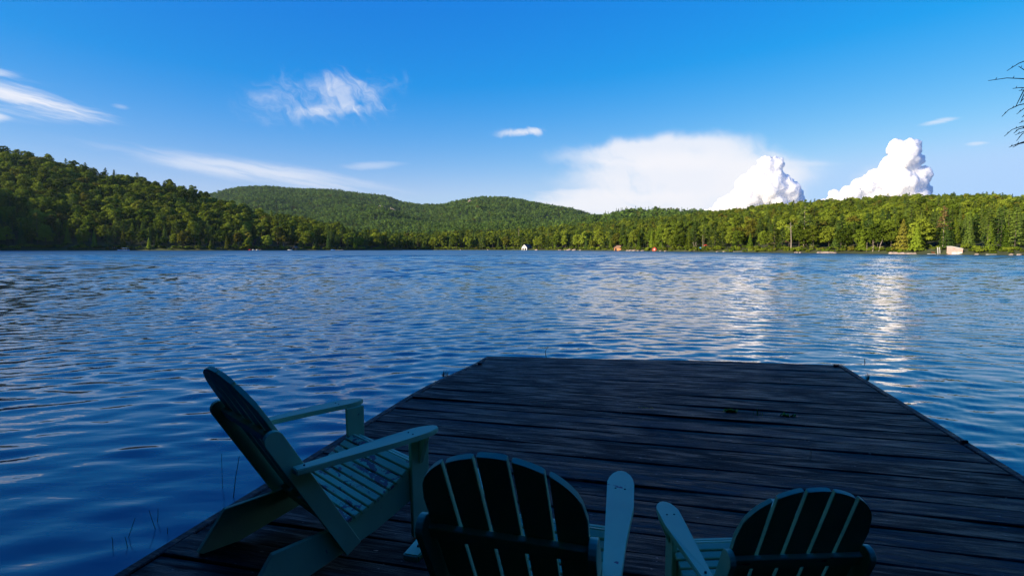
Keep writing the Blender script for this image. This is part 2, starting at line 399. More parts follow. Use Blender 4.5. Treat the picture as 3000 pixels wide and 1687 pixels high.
class Proto:
    """a tree kind: crown mesh + trunk mesh (for single trees) and a joined mesh (for woods)"""
    def __init__(s, name, crown, trunk, mc, mt, h, rad):
        s.h = h; s.rad = rad
        s.crown = mesh_np(name + '_crown', crown[0], crown[1], [mc]); s.trunk = mesh_np(name + '_trunk', trunk[0], trunk[1], [mt], smooth=True)
        V = np.concatenate([crown[0], trunk[0]]); off = len(crown[0])
        F = [list(f) for f in crown[1]] + [[i + off for i in f] for f in trunk[1]]
        s.joined = mesh_np(name + '_tree', V, F, [mc, mt], [0] * len(crown[1]) + [1] * len(trunk[1]))
def broadleaf(i, lob=13, per=115, size=0.62, mc=None, mt=None, h=13.0, rw=4.3, low=0.06):
    r = np.random.default_rng(100 + i); lobes = []; zc = h * (0.5 + low * 0.5); rz = h * (1 - low) / 2
    for k in range(lob):
        a = k * 2.399 + r.uniform(-.4, .4); q = (k + 0.5) / lob; zz = 1 - 1.75 * q
        rr = math.sqrt(max(0.05, 1 - min(1, abs(zz)) ** 2)) * rw * 0.68 * r.uniform(0.75, 1.2)
        ra = rw * r.uniform(0.34, 0.55)
        lobes.append(((rr * math.cos(a), rr * math.sin(a), zc + zz * rz * 0.72 * r.uniform(.85, 1.1)), (ra, ra, ra * r.uniform(0.7, 0.95))))
    lobes.append(((0, 0, zc), (rw * .6, rw * .6, rz * .7)))
    crown = lobes_cloud(lobes, per, size, r)
    limbs = [((0, 0, h * (0.28 + 0.07 * k)), (1.9 * math.cos(k * 2.1), 1.9 * math.sin(k * 2.1), h * (0.48 + 0.08 * k)), 0.09) for k in range(4)]
    return Proto('broadleaf%d' % i, crown, trunk_geo(h * 0.8, 0.2, (r.uniform(-.5, .5), r.uniform(-.5, .5)), r, limbs=limbs), mc or M_leaf, mt or M_bark, h, rw)
def pine(i, h=15.0, mc=None, mt=None, bare=0.12, n=30, rw=3.4, per=34, spread=1.0):
    r = np.random.default_rng(300 + i); lobes = []
    limbs = []
    for k in range(n):
        q = k / (n - 1); z = h * (bare + (1 - bare) * q)
        reach = rw * (1 - q) ** 0.62 * r.uniform(0.6, 1.15) + 0.25
        a = k * 2.4 + r.uniform(-.5, .5); L = reach * 0.5
        c = (math.cos(a) * reach * 0.6, math.sin(a) * reach * 0.6, z + r.uniform(-.2, .2))
        lobes.append((c, (L * 0.85 + .15, L * 0.85 + .15, 0.26 + 0.12 * (1 - q))))
        if k < n * 0.75: limbs.append(((0, 0, z - 0.3), c, 0.05))
    crown = lobes_cloud(lobes, per, 0.5, r, 0.5)
    return Proto('pine%d' % i, crown, trunk_geo(h * 0.98, 0.19, (r.uniform(-.2, .2), r.uniform(-.2, .2)), r, limbs=limbs[:10]), mc or M_pine, mt or M_bark, h, rw)
def conifer(i, h=12.0, rw=2.4, n=950, mc=None, mt=None, low=0.06, size=0.45, power=0.85):
    r = np.random.default_rng(500 + i)
    q = r.uniform(0, 1, n) ** 1.35; a = r.uniform(0, 2 * math.pi, n)
    tier = 0.82 + 0.18 * np.cos(q * h * 5.2 + np.sin(a * 3 + i) * 1.2)
    rad = rw * (1 - q) ** power * tier * r.uniform(0.72, 1.05, n) * (1 + 0.12 * np.sin(a * 2 + i)) + 0.06
    C = np.stack([rad * np.cos(a), rad * np.sin(a), h * (low + (1 - low) * q)], 1)
    N = np.stack([np.cos(a), np.sin(a), np.full(n, 0.75)], 1) + r.normal(scale=0.38, size=(n, 3)); N /= np.linalg.norm(N, axis=1, keepdims=True)
    crown = quads_on(C, N, r.uniform(.7, 1.4, n) * size * (0.55 + 0.6 * (1 - q)), r)
    return Proto('conifer%d' % i, crown, trunk_geo(h * 0.95, 0.16, (0, 0), r), mc or M_cedar, mt or M_bark, h, rw)
def shrub(i, h=2.2):
    r = np.random.default_rng(700 + i)
    lobes = [((r.uniform(-1.1, 1.1), r.uniform(-.9, .9), h * r.uniform(.3, .65)), (r.uniform(.6, 1.0),) * 2 + (r.uniform(.5, .9),)) for _ in range(6)]
    return Proto('shrub%d' % i, lobes_cloud(lobes, 60, 0.38, r), trunk_geo(h * .5, 0.05, (0.2, 0.1), r, 5, 3), M_leaf, M_bark, h, 1.6)
P_broad = [broadleaf(0), broadleaf(1, h=14.5, rw=4.6), broadleaf(2, h=11.5, rw=4.0), broadleaf(3, h=15.5, rw=4.0, low=.12), broadleaf(4, h=12.5, rw=4.9, lob=15), broadleaf(5, h=10.5, rw=3.5)]
P_pine = [pine(0), pine(1, h=17, rw=3.8), pine(2, h=13.5, rw=3.2), pine(3, h=18, bare=.42, rw=3.4, n=26)]
P_cedar = [conifer(0), conifer(1, h=10, rw=2.3), conifer(2, h=13.5, rw=2.7), conifer(3, h=8.5, rw=2.0)]
P_spruce = [conifer(10, h=15, rw=2.9, mc=M_pine, n=1200, power=0.95), conifer(11, h=17.5, rw=3.2, mc=M_pine, n=1300, power=0.95)]
P_shrub = [shrub(0), shrub(1, 1.7), shrub(2, 2.8)]
P_far = [broadleaf(20 + k, lob=6, per=26, size=1.25, mc=M_far, h=12 + k, rw=4.6) for k in range(4)] + [conifer(30, h=14, rw=2.6, n=150, size=1.0, mc=M_far)]
PROTOS = P_broad + P_pine + P_cedar + P_spruce + P_shrub + P_far
for k, p in enumerate(PROTOS): p.idx = k

# collection of joined trees that the woods are instanced from
wood_src = bpy.data.collections.new('wood_source')
for k, p in enumerate(PROTOS):
    wood_src.objects.link(bpy.data.objects.new('wood_tree_%02d' % k, p.joined))
def wood(name, pts, label, cat='wood'):
    """one mass of trees: points carrying kind, size and turn"""
    me = bpy.data.meshes.new(name); P = np.array([p[:3] for p in pts], float)
    me.from_pydata(P.tolist(), [], [])
    for nm, typ, vals in (('kind', 'INT', [p[3] for p in pts]), ('size', 'FLOAT', [p[4] for p in pts]), ('turn', 'FLOAT', [p[5] for p in pts])):
        at = me.attributes.new(nm, typ, 'POINT'); at.data.foreach_set('value', vals)
    o = obj(name, me)
    ng = bpy.data.node_groups.new(name + '_nodes', 'GeometryNodeTree')
    ng.interface.new_socket('Geometry', in_out='INPUT', socket_type='NodeSocketGeometry')
    ng.interface.new_socket('Geometry', in_out='OUTPUT', socket_type='NodeSocketGeometry')
    N = ng.nodes; L = ng.links
    gi = N.new('NodeGroupInput'); go = N.new('NodeGroupOutput')
    ci = N.new('GeometryNodeCollectionInfo'); ci.inputs['Collection'].default_value = wood_src
    ci.inputs['Separate Children'].default_value = True; ci.inputs['Reset Children'].default_value = True
    iop = N.new('GeometryNodeInstanceOnPoints'); iop.inputs['Pick Instance'].default_value = True
    def attr(nm, typ):
        a = N.new('GeometryNodeInputNamedAttribute'); a.data_type = typ; a.inputs['Name'].default_value = nm; return a.outputs['Attribute']
    cx = N.new('ShaderNodeCombineXYZ'); L.new(attr('turn', 'FLOAT'), cx.inputs[2])
    L.new(gi.outputs[0], iop.inputs['Points']); L.new(ci.outputs[0], iop.inputs['Instance'])
    L.new(attr('kind', 'INT'), iop.inputs['Instance Index']); L.new(cx.outputs[0], iop.inputs['Rotation'])
    L.new(attr('size', 'FLOAT'), iop.inputs['Scale']); L.new(iop.outputs[0], go.inputs[0])
    md = o.modifiers.new('trees', 'NODES'); md.node_group = ng
    return tag(o, label, cat, kind='stuff')

# ------------------------------------------------------------------ scatter trees over the hills
CLEAR = []          # (X, Y, radius) kept free for buildings
def scatter(hill, spacing, xr, yr, tmin, tmax, pick, seed, urange=None):
    r = np.random.default_rng(seed); out = []
    xs = np.arange(xr[0], xr[1], spacing); ysl = np.arange(yr[0], yr[1], spacing)
    GX, GY = np.meshgrid(xs, ysl); GX = (GX + r.uniform(-.42, .42, GX.shape) * spacing).ravel(); GY = (GY + r.uniform(-.42, .42, GY.shape) * spacing).ravel()
    u, t = hill.ut(GX, GY); lo, hi = urange or (hill.u0, hill.u1)
    ok = (u > lo) & (u < hi) & (t > tmin) & (t < tmax)
    GX, GY, u, t = GX[ok], GY[ok], u[ok], t[ok]; Z = hill.height(u, t) - 0.15
    for X, Y, z, uu, tt in zip(GX, GY, Z, u, t):
        if any((X - c[0]) ** 2 + (Y - c[1]) ** 2 < c[2] ** 2 for c in CLEAR): continue
        p, sc = pick(r, uu, tt, Y - hill.shore(uu))
        out.append((float(X), float(Y), float(z), p, float(sc), float(r.uniform(0, 6.28)), float(uu)))
    return out
def at(u, D, hill=None, dz=0.0):
    X = X_at(u, D); return (X, D, (hill.z(X, D) if hill else 0.0) + dz)
def clear(u, D, rad): CLEAR.append((X_at(u, D), D, rad))

def shoreD(h, u): return float(h.shore(np.float64(u)))
# sites kept clear of trees
for (u, off, rad, h) in ((1545, 3, 6.5, right), (1812, 4, 6, right), (1917, 3, 3.5, right), (1972, 26, 4, right), (2278, 24, 7, right), (2278, 14, 4.5, right),
                         (2794, 2, 3.2, right), (2060, 9, 4, right), (765, 24, 12, left), (858, 4, 5, left), (2770, 3, 2.5, right), (2740, 2, 3, right)):
    clear(u, shoreD(h, u) + off, rad)
clear(1545, shoreD(right, 1545) - 2, 5)
clear(2794, shoreD(right, 2794) - 1, 3)

def pick_left(r, u, t, d):
    q = r.uniform()
    if d < 28:
        if q < 0.45: return r.choice(P_broad), r.uniform(.7, 1.15)
        if q < 0.72: return r.choice(P_pine), r.uniform(.75, 1.1)
        return r.choice(P_cedar + P_spruce), r.uniform(.7, 1.1)
    if q < 0.82: return r.choice(P_broad), r.uniform(.7, 1.3)
    if q < 0.90: return r.choice(P_pine), r.uniform(.8, 1.1)
    return r.choice(P_spruce + P_cedar), r.uniform(.75, 1.1)
def pick_right(r, u, t, d):
    q = r.uniform(); s = np.interp(u, [1100, 1800, 2300, 3000], [0.82, 0.78, 0.66, 0.62])
    con = np.interp(u, [1100, 1900, 2500, 2900], [0.55, 0.55, 0.5, 0.92]) if d < 45 else np.interp(u, [1100, 1900, 2600, 3000], [0.5, 0.4, 0.2, 0.3])
    if q < con:
        k = r.uniform()
        if k < 0.42: return r.choice(P_pine), s * r.uniform(.75, 1.1)
        if k < 0.75: return r.choice(P_cedar), s * r.uniform(.7, 1.2)
        return r.choice(P_spruce), s * r.uniform(.7, 1.05)
    return r.choice(P_broad), s * r.uniform(.8, 1.2)
def pick_far(r, u, t, d):
    if r.uniform() < 0.8: return P_far[r.integers(0, 4)], r.uniform(.75, 1.25)
    return P_far[4], r.uniform(.8, 1.25)
trees_left = scatter(left, 6.4, (-1050, -90), (120, 600), 0.006, 1.16, pick_left, 11)
trees_right = scatter(right, 4.4, (-140, 560), (95, 700), 0.008, 1.14, pick_right, 12)
trees_mid = scatter(mid, 7.0, (0, 520), (640, 980), 0.0, 1.1, pick_far, 13)
trees_mount = scatter(mount, 8.6, (-1600, 1100), (650, 2200), 0.0, 1.03, pick_far, 14, (330, 2100))
# shoreline shrubs, low edge of the wood
def shore_shrubs(hill, u0, u1, step, seed, near=0.8, far=3.0):
    r = np.random.default_rng(seed); out = []; u = u0
    while u < u1:
        D = shoreD(hill, u) + r.uniform(near, far); X = X_at(u, D)
        if not any((X - c[0]) ** 2 + (D - c[1]) ** 2 < (c[2] * .8) ** 2 for c in CLEAR):
            out.append((X, D, hill.z(X, D) - 0.2, P_shrub[r.integers(0, 3)], float(r.uniform(.6, 1.2) * np.interp(u, [0, 1500, 2300, 3000], [1.3, 1.2, .8, .65])), float(r.uniform(0, 6.28)), u))
        u += step * (1 / D) * FPX * r.uniform(.6, 1.5)
    return out
shr = shore_shrubs(right, 1160, 3100, 1.9, 21) + shore_shrubs(right, 1900, 3100, 2.4, 23, 3.0, 7.0) + shore_shrubs(left, -60, 1150, 3.0, 22)

# single trees: the ones that show largest; everything else joins the woods
allt = sorted([(t, 'left') for t in trees_left] + [(t, 'right') for t in trees_right], key=lambda q: q[0][1])
colmax = np.full(420, -9.0)
vis = []
for t, side in allt:
    p = t[3]; u = t[6]; top = (t[2] + p.h * t[4] - CAM_Z) / t[1]; hw = p.rad * t[4] * .7 / t[1] * FPX
    i0 = int((u - hw + 600) / 10); i1 = int((u + hw + 600) / 10) + 1
    seen = False
    if 0 <= i0 and i1 < 420:
        m = colmax[i0:i1].mean(); seen = top > m + 0.004 and -30 < u < 3030
        colmax[i0:i1] = np.maximum(colmax[i0:i1], top - 0.003)
    vis.append(seen)
kinds = {'broadleaf_tree': P_broad, 'pine_tree': P_pine, 'cedar_tree': P_cedar, 'spruce_tree': P_spruce}
def kind_of(p): return next(k for k, v in kinds.items() if p in v)
single, rest_l, rest_r = [], [], []
count = {k: 0 for k in kinds}
order = sorted(range(len(allt)), key=lambda i: -allt[i][0][3].h * allt[i][0][4] / allt[i][0][1])
chosen = set()
for i in order:
    k = kind_of(allt[i][0][3])
    if vis[i] and count[k] < (290 if k == 'broadleaf_tree' else 150): count[k] += 1; chosen.add(i)
words = {'broadleaf_tree': 'round-crowned broadleaf', 'pine_tree': 'pine', 'cedar_tree': 'dense conical cedar', 'spruce_tree': 'dark pointed spruce'}
LAND = [(40, 'the left picture edge'), (115, 'the pale yellow conifer'), (235, 'the bright green pine'), (370, 'the blue canopied boat'), (480, 'the pale low jetty'), (600, 'the middle of the left shore'), (715, 'the lodge'), (830, 'the tall golden lit tree'),
        (920, 'the thin leaning trunk'), (1000, 'the long pale jetty'), (1100, 'the tip of the left shore'), (1200, 'the jetty past the tip'), (1350, 'the shore under the far mountain'), (1450, 'the shore left of the white boathouse'), (1545, 'the white boathouse'),
        (1680, 'the pale boulders'), (1812, 'the orange brown cabin'), (1917, 'the red shed'), (1980, 'the half hidden red cabin'), (2060, 'the red canopy'), (2160, 'the low white jetty'), (2280, 'the tan house'), (2335, 'the tall bare trunk'), (2380, 'the forked birch trunk'),
        (2440, 'the dark boulders'), (2550, 'the grey dead stub'), (2640, 'the yellowing cedar'), (2758, 'the dying brown pine'), (2800, 'the pink boathouse'), (2901, 'the right white float'), (2985, 'the right picture edge')]
def near_mark(u): return min(LAND, key=lambda q: abs(q[0] - u))[1]
def plant(kname, t, label, group):
    p = t[3]; o = empty(kname, t[:3], t[5]); s = t[4]; o.scale = (s, s, s)
    for nm, me in (('crown', p.crown), ('trunk', p.trunk)): obj(nm, me, o)
    return tag(o, label, 'tree' if 'shrub' not in kname else 'shrub', group)
for i, (t, side) in enumerate(allt):
    if i in chosen:
        k = kind_of(t[3]); hill = left if side == 'left' else right; far_band = side == 'right' and t[6] < 1800
        _, tt = hill.ut(np.float64(t[0]), np.float64(t[1])); hh = t[3].h * t[4]; off = t[1] - shoreD(hill, t[6])
        size = 'small' if hh < 9.5 else 'tall' if hh > 15 else 'middle-sized'
        row = 'at the water edge by' if off < 6 else 'in the front rows above' if off < 28 else 'low on the slope above' if tt < .38 else 'halfway up the slope above' if tt < .72 else 'on the ridge above'
        plant(k, t, size + ' ' + words[k] + ' ' + row + ' ' + near_mark(t[6]), k.replace('_', ' ') + 's of the wooded shores')
    else:
        (rest_l if side == 'left' else rest_r).append(t)
for t in shr:
    side = 'right' if t[6] > 1160 else 'left'
    plant('shore_shrub', t, ('low' if t[3].h * t[4] < 1.9 else 'tall') + ' leafy shrub at the water edge by ' + near_mark(t[6]), 'shrubs along the shoreline')
def pack(lst): return [(x, y, z, p.idx, s, a) for (x, y, z, p, s, a, u) in lst]
wood('left_hill_wood', pack(rest_l), 'dense dark mixed wood covering the left hill')
wood('right_hill_wood', pack(rest_r), 'dense sunlit green wood covering the right hill')
wood('middle_hill_wood', pack(trees_mid), 'blue green wood on the low hill between mountain and right hill')
wood('mountain_wood', pack(trees_mount), 'hazy green forest covering the far mountain')

# ------------------------------------------------------------------ particular trees
def special(name, proto, u, off, hill, sc, label, rz=0.0):
    D = shoreD(hill, u) + off; X = X_at(u, D)
    o = empty(name, (X, D, hill.z(X, D) - .1), rz); o.scale = sc
    for nm, me in (('crown', proto.crown), ('trunk', proto.trunk)): obj(nm, me, o)
    return tag(o, label, 'tree')
special('larch_tree', pine(40, h=15, mc=M_gold, mt=M_bark, bare=.32, n=24, rw=2.6, per=16), 115, 3, left, (1.7, 1.7, 1.55), 'pale yellow lit conifer with bare trunk at the far left shore')
special('pine_tree', pine(41, h=15, mc=M_cedar, rw=3.4, n=26), 235, 18, left, (1.3, 1.3, 1.35), 'bright green spreading pine behind the pale conifer, left shore')
special('broadleaf_tree', broadleaf(41, mc=M_gold, h=13, rw=3.2), 822, 9, left, (1.15, 1.15, 1.35), 'tall golden lit tree beside the dark lodge')
special('broadleaf_tree', broadleaf(42, mc=M_gold, mt=M_birch, h=9, rw=2.6, low=.45), 833, 2, left, (1.1, 1.1, 1.1), 'small golden lit tree with leaning pale trunk by the moored white boat')
special('broadleaf_tree', broadleaf(43, mc=M_gold, mt=M_birch, h=11, rw=2.7, low=.42), 730, 3, left, (1.15, 1.15, 1.1), 'pale lit birch in front of the dark lodge')
special('broadleaf_tree', broadleaf(44, mc=M_leaf, mt=M_birch, h=11, rw=2.6, low=.25), 700, 2, left, (1.25, 1.25, 1.2), 'pale leaning tree at the water edge left of the lodge')
special('pine_tree', pine(45, h=15, mc=M_brown, mt=M_birch, bare=.5, n=18, rw=2.3, per=26), 2758, 5, right, (.80, .80, .80), 'dying brown pine with bare pale trunk beside the pink boathouse')
special('cedar_tree', conifer(46, h=9, rw=2.5, n=900, mc=M_gold), 2640, 3, right, (.95, .95, 1.05), 'yellowing conical cedar above the dark bank on the right shore')
special('cedar_tree', conifer(47, h=7.5, rw=2.2, n=900), 2682, 2.5, right, (.95, .95, 1.05), 'green conical cedar just right of the yellowing cedar')
special('cedar_tree', conifer(48, h=7.5, rw=1.7, n=800), 2522, 2.5, right, (1.0, 1.0, 1.05), 'narrow bright green cedar between dead trunks on the right shore')
special('pine_tree', pine(49, h=18, mt=M_birch, bare=.45, rw=3.6, n=24), 2352, 9, right, (.95, .95, .95), 'tall pine with pale bare lower trunk behind the shore, right of the tan house')
def dead(u, off, hill, h, label, branches, mat, lean=(0, 0), r0=0.16):
    D = shoreD(hill, u) + off; X = X_at(u, D)
    o = empty('dead_tree', (X, D, hill.z(X, D) - .2)); bm = bmesh.new()
    tp = lambda q: (lean[0] * q + .12 * math.sin(q * 5), lean[1] * q, h * q)
    tube(bm, [tp(k / 6) for k in range(7)], [r0 * (1 - .75 * k / 6) for k in range(7)], 7)
    bm_obj('trunk', bm, mat, o, smooth=True)
    rr = random.Random(int(u))
    for (q, dx, dz) in branches:
        b = bmesh.new(); p = Vector(tp(q)); e = p + Vector((dx, rr.uniform(-.4, .4), dz))
        tube(b, [p, p.lerp(e, .55) + Vector((0, 0, .12)), e], [r0 * .42, r0 * .28, r0 * .1], 5); bm_obj('branch', b, mat, o, smooth=True)
    return tag(o, label, 'dead tree')
dead(2315, 3, right, 10.5, 'tall straight bare pale trunk at the water edge, right of the tan house', [(.78, -1.6, .7), (.84, .9, .5), (.72, -.8, .3), (.9, -.6, .5), (.66, .7, .35)], M_birch, (-.3, 0), .2)
dead(2372, 6, right, 8.5, 'pale forked birch trunk leaning right near the tall pine', [(.55, 1.9, 3.2), (.6, -.7, 2.0), (.75, 1.0, 1.2), (.45, -.8, 1.5)], M_birch, (1.0, .2), .15)
dead(2554, 2, right, 3.9, 'short grey dead stub with drooping branches on the right shore', [(.5, -1.0, -.2), (.55, .9, -.1), (.65, -.7, .1), (.4, .7, -.2), (.75, .6, .2), (.35, -.8, -.25)], M_birch, (.1, 0), .14)
dead(2570, 1.5, right, 2.6, 'pale forked dead trunk leaning right over the shore', [(.7, 1.9, .25), (.75, .5, 1.9), (.9, 1.0, 2.6)], M_birch, (.75, 0), .16)
dead(2535, 2, right, 3.2, 'thin pale dead stem left of the grey stub', [(.7, .5, .9)], M_birch, (.3, 0), .09)
dead(2033, 2, right, 4.5, 'pale leaning bare trunk by the blue tarpaulin', [(.7, -.8, 1.0)], M_birch, (-.5, 0), .14)
dead(2041, 2.5, right, 4.2, 'second pale bare trunk leaning left by the blue tarpaulin', [(.8, .6, .8)], M_birch, (-.9, 0), .13)
dead(2057, 8, right, 7.0, 'straight thin bare trunk beside the red canopy', [(.8, .6, .6)], M_birch, (0, 0), .12)
dead(2475, 30, right, 9.0, 'grey branching snag standing above the right wood', [(.6, 1.2, 1.6), (.65, -1.1, 1.5), (.75, .8, 1.2), (.5, -.9, 1.2)], M_birch, (.2, 0), .16)
dead(1520, 24, right, 17.0, 'grey bare snag above the white boathouse', [(.8, 1.0, 1.0), (.75, -1.0, .9), (.88, .6, .8)], M_birch, (0, 0), .22)
dead(915, 2, left, 6.5, 'thin pale leaning trunk at the left shore by the boat', [(.7, -1.2, .8)], M_birch, (1.6, 0), .13)

# ------------------------------------------------------------------ buildings
M_white = simple('white_boards', (0.62, 0.62, 0.61), .7, .08, 2)
M_slate = simple('grey_roof', (0.10, 0.11, 0.12), .8, .25, 2)
M_log = simple('orange_brown_boards', (0.46, 0.19, 0.07), .75, .25, 2)
M_shake = simple('brown_shingles', (0.26, 0.15, 0.09), .85, .3, 2)
M_red = simple('barn_red_boards', (0.46, 0.06, 0.035), .75, .2, 2)
M_pink = simple('faded_pink_boards', (0.52, 0.36, 0.31), .75, .12, 2)
M_tan = simple('weathered_tan_roof', (0.36, 0.29, 0.24), .85, .2, 2)
M_dark = simple('dark_opening_panel', (0.02, 0.02, 0.02), .8, .2, 2)  # near-black panels: inner shade of boathouse and shelter openings put in as colour
M_glass = simple('window_glass', (0.05, 0.06, 0.08), .15, .1, 2)
M_darklog = simple('dark_logs', (0.10, 0.06, 0.045), .8, .25, 2)
M_greywood = simple('grey_jetty_boards', (0.15, 0.14, 0.13), .85, .25, 2)
def house(name, label, loc, rz, w, d, h, rh, wall, roof, front=(), side=(), shed=False, over=.3, hip=0.0, cat='building', chimney=None):
    """gable (or single-pitch) building, front towards -Y; front/side = (x, z, w, h, kind, mat)"""
    o = empty(name, loc, rz); bm = bmesh.new()
    if shed: prof = [(-w / 2, 0), (w / 2, 0), (w / 2, h), (-w / 2, h + rh)]
    elif hip: prof = [(-w / 2, 0), (w / 2, 0), (w / 2, h), (-w / 2, h)]
    else: prof = [(-w / 2, 0), (w / 2, 0), (w / 2, h), (0, h + rh), (-w / 2, h)]
    prism(bm, [(x, -d / 2, z) for x, z in prof], (0, d, 0)); bm_obj('wall', bm, wall, o)
    bm = bmesh.new(); th = .14
    if shed:
        sl = rh / w
        prism(bm, [(-w / 2 - over, -d / 2 - over, h + rh + over * sl + .02), (w / 2 + over, -d / 2 - over, h - over * sl + .02), (w / 2 + over, -d / 2 - over, h - over * sl + .02 + th), (-w / 2 - over, -d / 2 - over, h + rh + over * sl + .02 + th)], (0, d + 2 * over, 0))
    elif hip:
        a = [bm.verts.new(p) for p in ((-w / 2 - over, -d / 2 - over, h + .02), (w / 2 + over, -d / 2 - over, h + .02), (w / 2 + over, d / 2 + over, h + .02), (-w / 2 - over, d / 2 + over, h + .02))]
        b = [bm.verts.new(p) for p in ((-hip, 0, h + rh), (hip, 0, h + rh))]
        for f in ((a[0], a[1], b[1], b[0]), (a[2], a[3], b[0], b[1]), (a[1], a[2], b[1]), (a[3], a[0], b[0]), (a[3], a[2], a[1], a[0])): bm.faces.new(f)
    else:
        for sgn in (-1, 1):
            sl = rh / (w / 2); ex = w / 2 + over; ez = h - over * sl
            prism(bm, [(0, -d / 2 - over, h + rh + .02), (sgn * ex, -d / 2 - over, ez + .02), (sgn * ex, -d / 2 - over, ez + .02 + th), (0, -d / 2 - over, h + rh + .02 + th * 1.2)], (0, d + 2 * over, 0))
    rf = bm_obj('roof', bm, roof, o)
    if chimney:
        bm = bmesh.new(); box(bm, (chimney[0], chimney[1], h + rh + .2), (.6, .6, 1.4)); bm_obj('chimney', bm, M_rock, rf)
    for face, lst in (('f', front), ('s', side)):
        for (x, z, ww, hh, kd, mt) in lst:
            bm = bmesh.new()
            c = (x, -d / 2 - .03, z + hh / 2) if face == 'f' else (w / 2 + .03, x, z + hh / 2)
            box(bm, c, (ww, .08, hh) if face == 'f' else (.08, ww, hh)); bm_obj(kd, bm, mt, o)
    return tag(o, label, cat)
house('boathouse', 'white gabled boathouse with grey roof on the far shore', at(1543, shoreD(right, 1543) + 3.0, None, .15), R(-38), 5.4, 7.0, 2.3, 2.4, M_white, M_slate,
      [(-1.2, 0, 1.7, 1.7, 'door', M_dark), (1.2, 0, 1.7, 1.7, 'door', M_dark), (0, 2.5, 1.1, .9, 'window', M_glass)],
      [(-1.6, .8, 1.0, 1.0, 'window', M_glass), (1.4, .8, 1.0, 1.0, 'window', M_glass)])
house('cabin', 'orange brown boathouse cabin with hipped shingle roof on the far shore', at(1812, shoreD(right, 1812) + 3.2, None, .15), R(-30), 4.6, 4.6, 1.75, 1.55, M_log, M_shake,
      [(-1.2, 0, 1.2, 1.45, 'door', M_dark)], [(0.2, .05, 3.4, 1.5, 'door', M_log)], hip=1.1)
house('red_shed', 'small bright red gabled shed with a white window at the water edge', at(1917, shoreD(right, 1917) + 2, None, .15), R(-25), 2.1, 2.4, 1.15, .9, M_red, M_red,
      [(0, .5, .55, .75, 'window', M_white)], over=.12)
house('red_cabin', 'red gabled cabin half hidden in trees above the red shed', at(1972, shoreD(right, 1972) + 26, right), R(-15), 2.6, 3.0, 2.0, 1.2, M_red, M_shake,
      [(0, .8, .7, .8, 'window', M_white)], over=.25)
house('tan_house', 'house with weathered tan roof half hidden behind shore bushes', at(2280, shoreD(right, 2280) + 24, right, -.3), R(70), 5.0, 9.0, 2.3, 1.5, M_darklog, M_tan,
      [(-1.2, .7, .8, .9, 'window', M_white), (1.0, .7, .8, .9, 'window', M_glass)], [(-2.5, .6, 1.2, 1.0, 'window', M_white), (2.2, .6, 1.2, 1.0, 'window', M_glass)], chimney=(0, 3.4), over=.45)
house('boathouse', 'pale pink single-pitch boathouse with two white doors on the right shore', at(2794, shoreD(right, 2794) + 1.2, None, .06), R(-16), 2.6, 2.6, 1.45, .6, M_pink, M_white,
      [(-.62, .02, 1.08, .62, 'door', M_white), (.62, .02, 1.08, .62, 'door', M_white), (-.75, 1.5, .16, .12, 'vent', M_dark)], shed=True, over=.06)
house('lodge', 'dark log lodge in deep shade behind the left shore', at(765, shoreD(left, 765) + 18, left, -.6), R(12), 9.5, 7, 3.0, 2.6, M_darklog, M_slate,
      [(-2.4, 1, 1.2, 1.3, 'window', M_glass), (0, 1, 1.2, 1.3, 'window', M_glass), (2.4, 1, 1.2, 1.3, 'window', M_glass), (0, 3.4, 1.2, 1.0, 'window', M_glass)], over=.7)

# small jetties and things on the far shores
def jetty(u, off, hill, w, d, label, mat=M_greywood, z=.32, rz=0.0):
    o = empty('jetty', at(u, shoreD(hill, u) + off, None, 0), rz)
    n = max(3, int(w / .5))
    for k in range(n):
        bm = bmesh.new(); box(bm, ((k + .5) / n * w - w / 2, 0, z), (w / n - .03, d, .08)); bm_obj('plank', bm, mat, o)
    for sx in (-1, 1):
        for sy in (-1, 1):
            bm = bmesh.new(); box(bm, (sx * (w / 2 - .15), sy * (d / 2 - .15), z / 2 - .35), (.14, .14, z + .6)); bm_obj('post', bm, M_bark, o)
    return tag(o, label, 'jetty')
jetty(432, -2.0, left, 4.2, 1.6, 'pale low jetty right of the blue boat on the left shore', M_greywood)
jetty(995, -2.5, left, 6.6, 1.4, 'long pale jetty at the tip of the dark left shore', M_white)
jetty(1193, -1.0, right, 6.0, 2.4, 'pale jetty just right of the left hill tip', M_greywood, .6)
jetty(362, -2.5, left, 9.0, 1.6, 'weathered jetty beside the blue canopied boat')
jetty(2017, -1.2, right, 4.4, 1.5, 'grey jetty below the pale leaning trunks')
jetty(2160, -1.0, right, 3.6, 1.0, 'low white jetty left of the tan house', M_white)
jetty(2727, -.8, right, 1.8, .9, 'white float left of the pink boathouse', M_white, .16)
jetty(2901, -.8, right, 2.1, .8, 'white float right of the pink boathouse', M_white, .16)
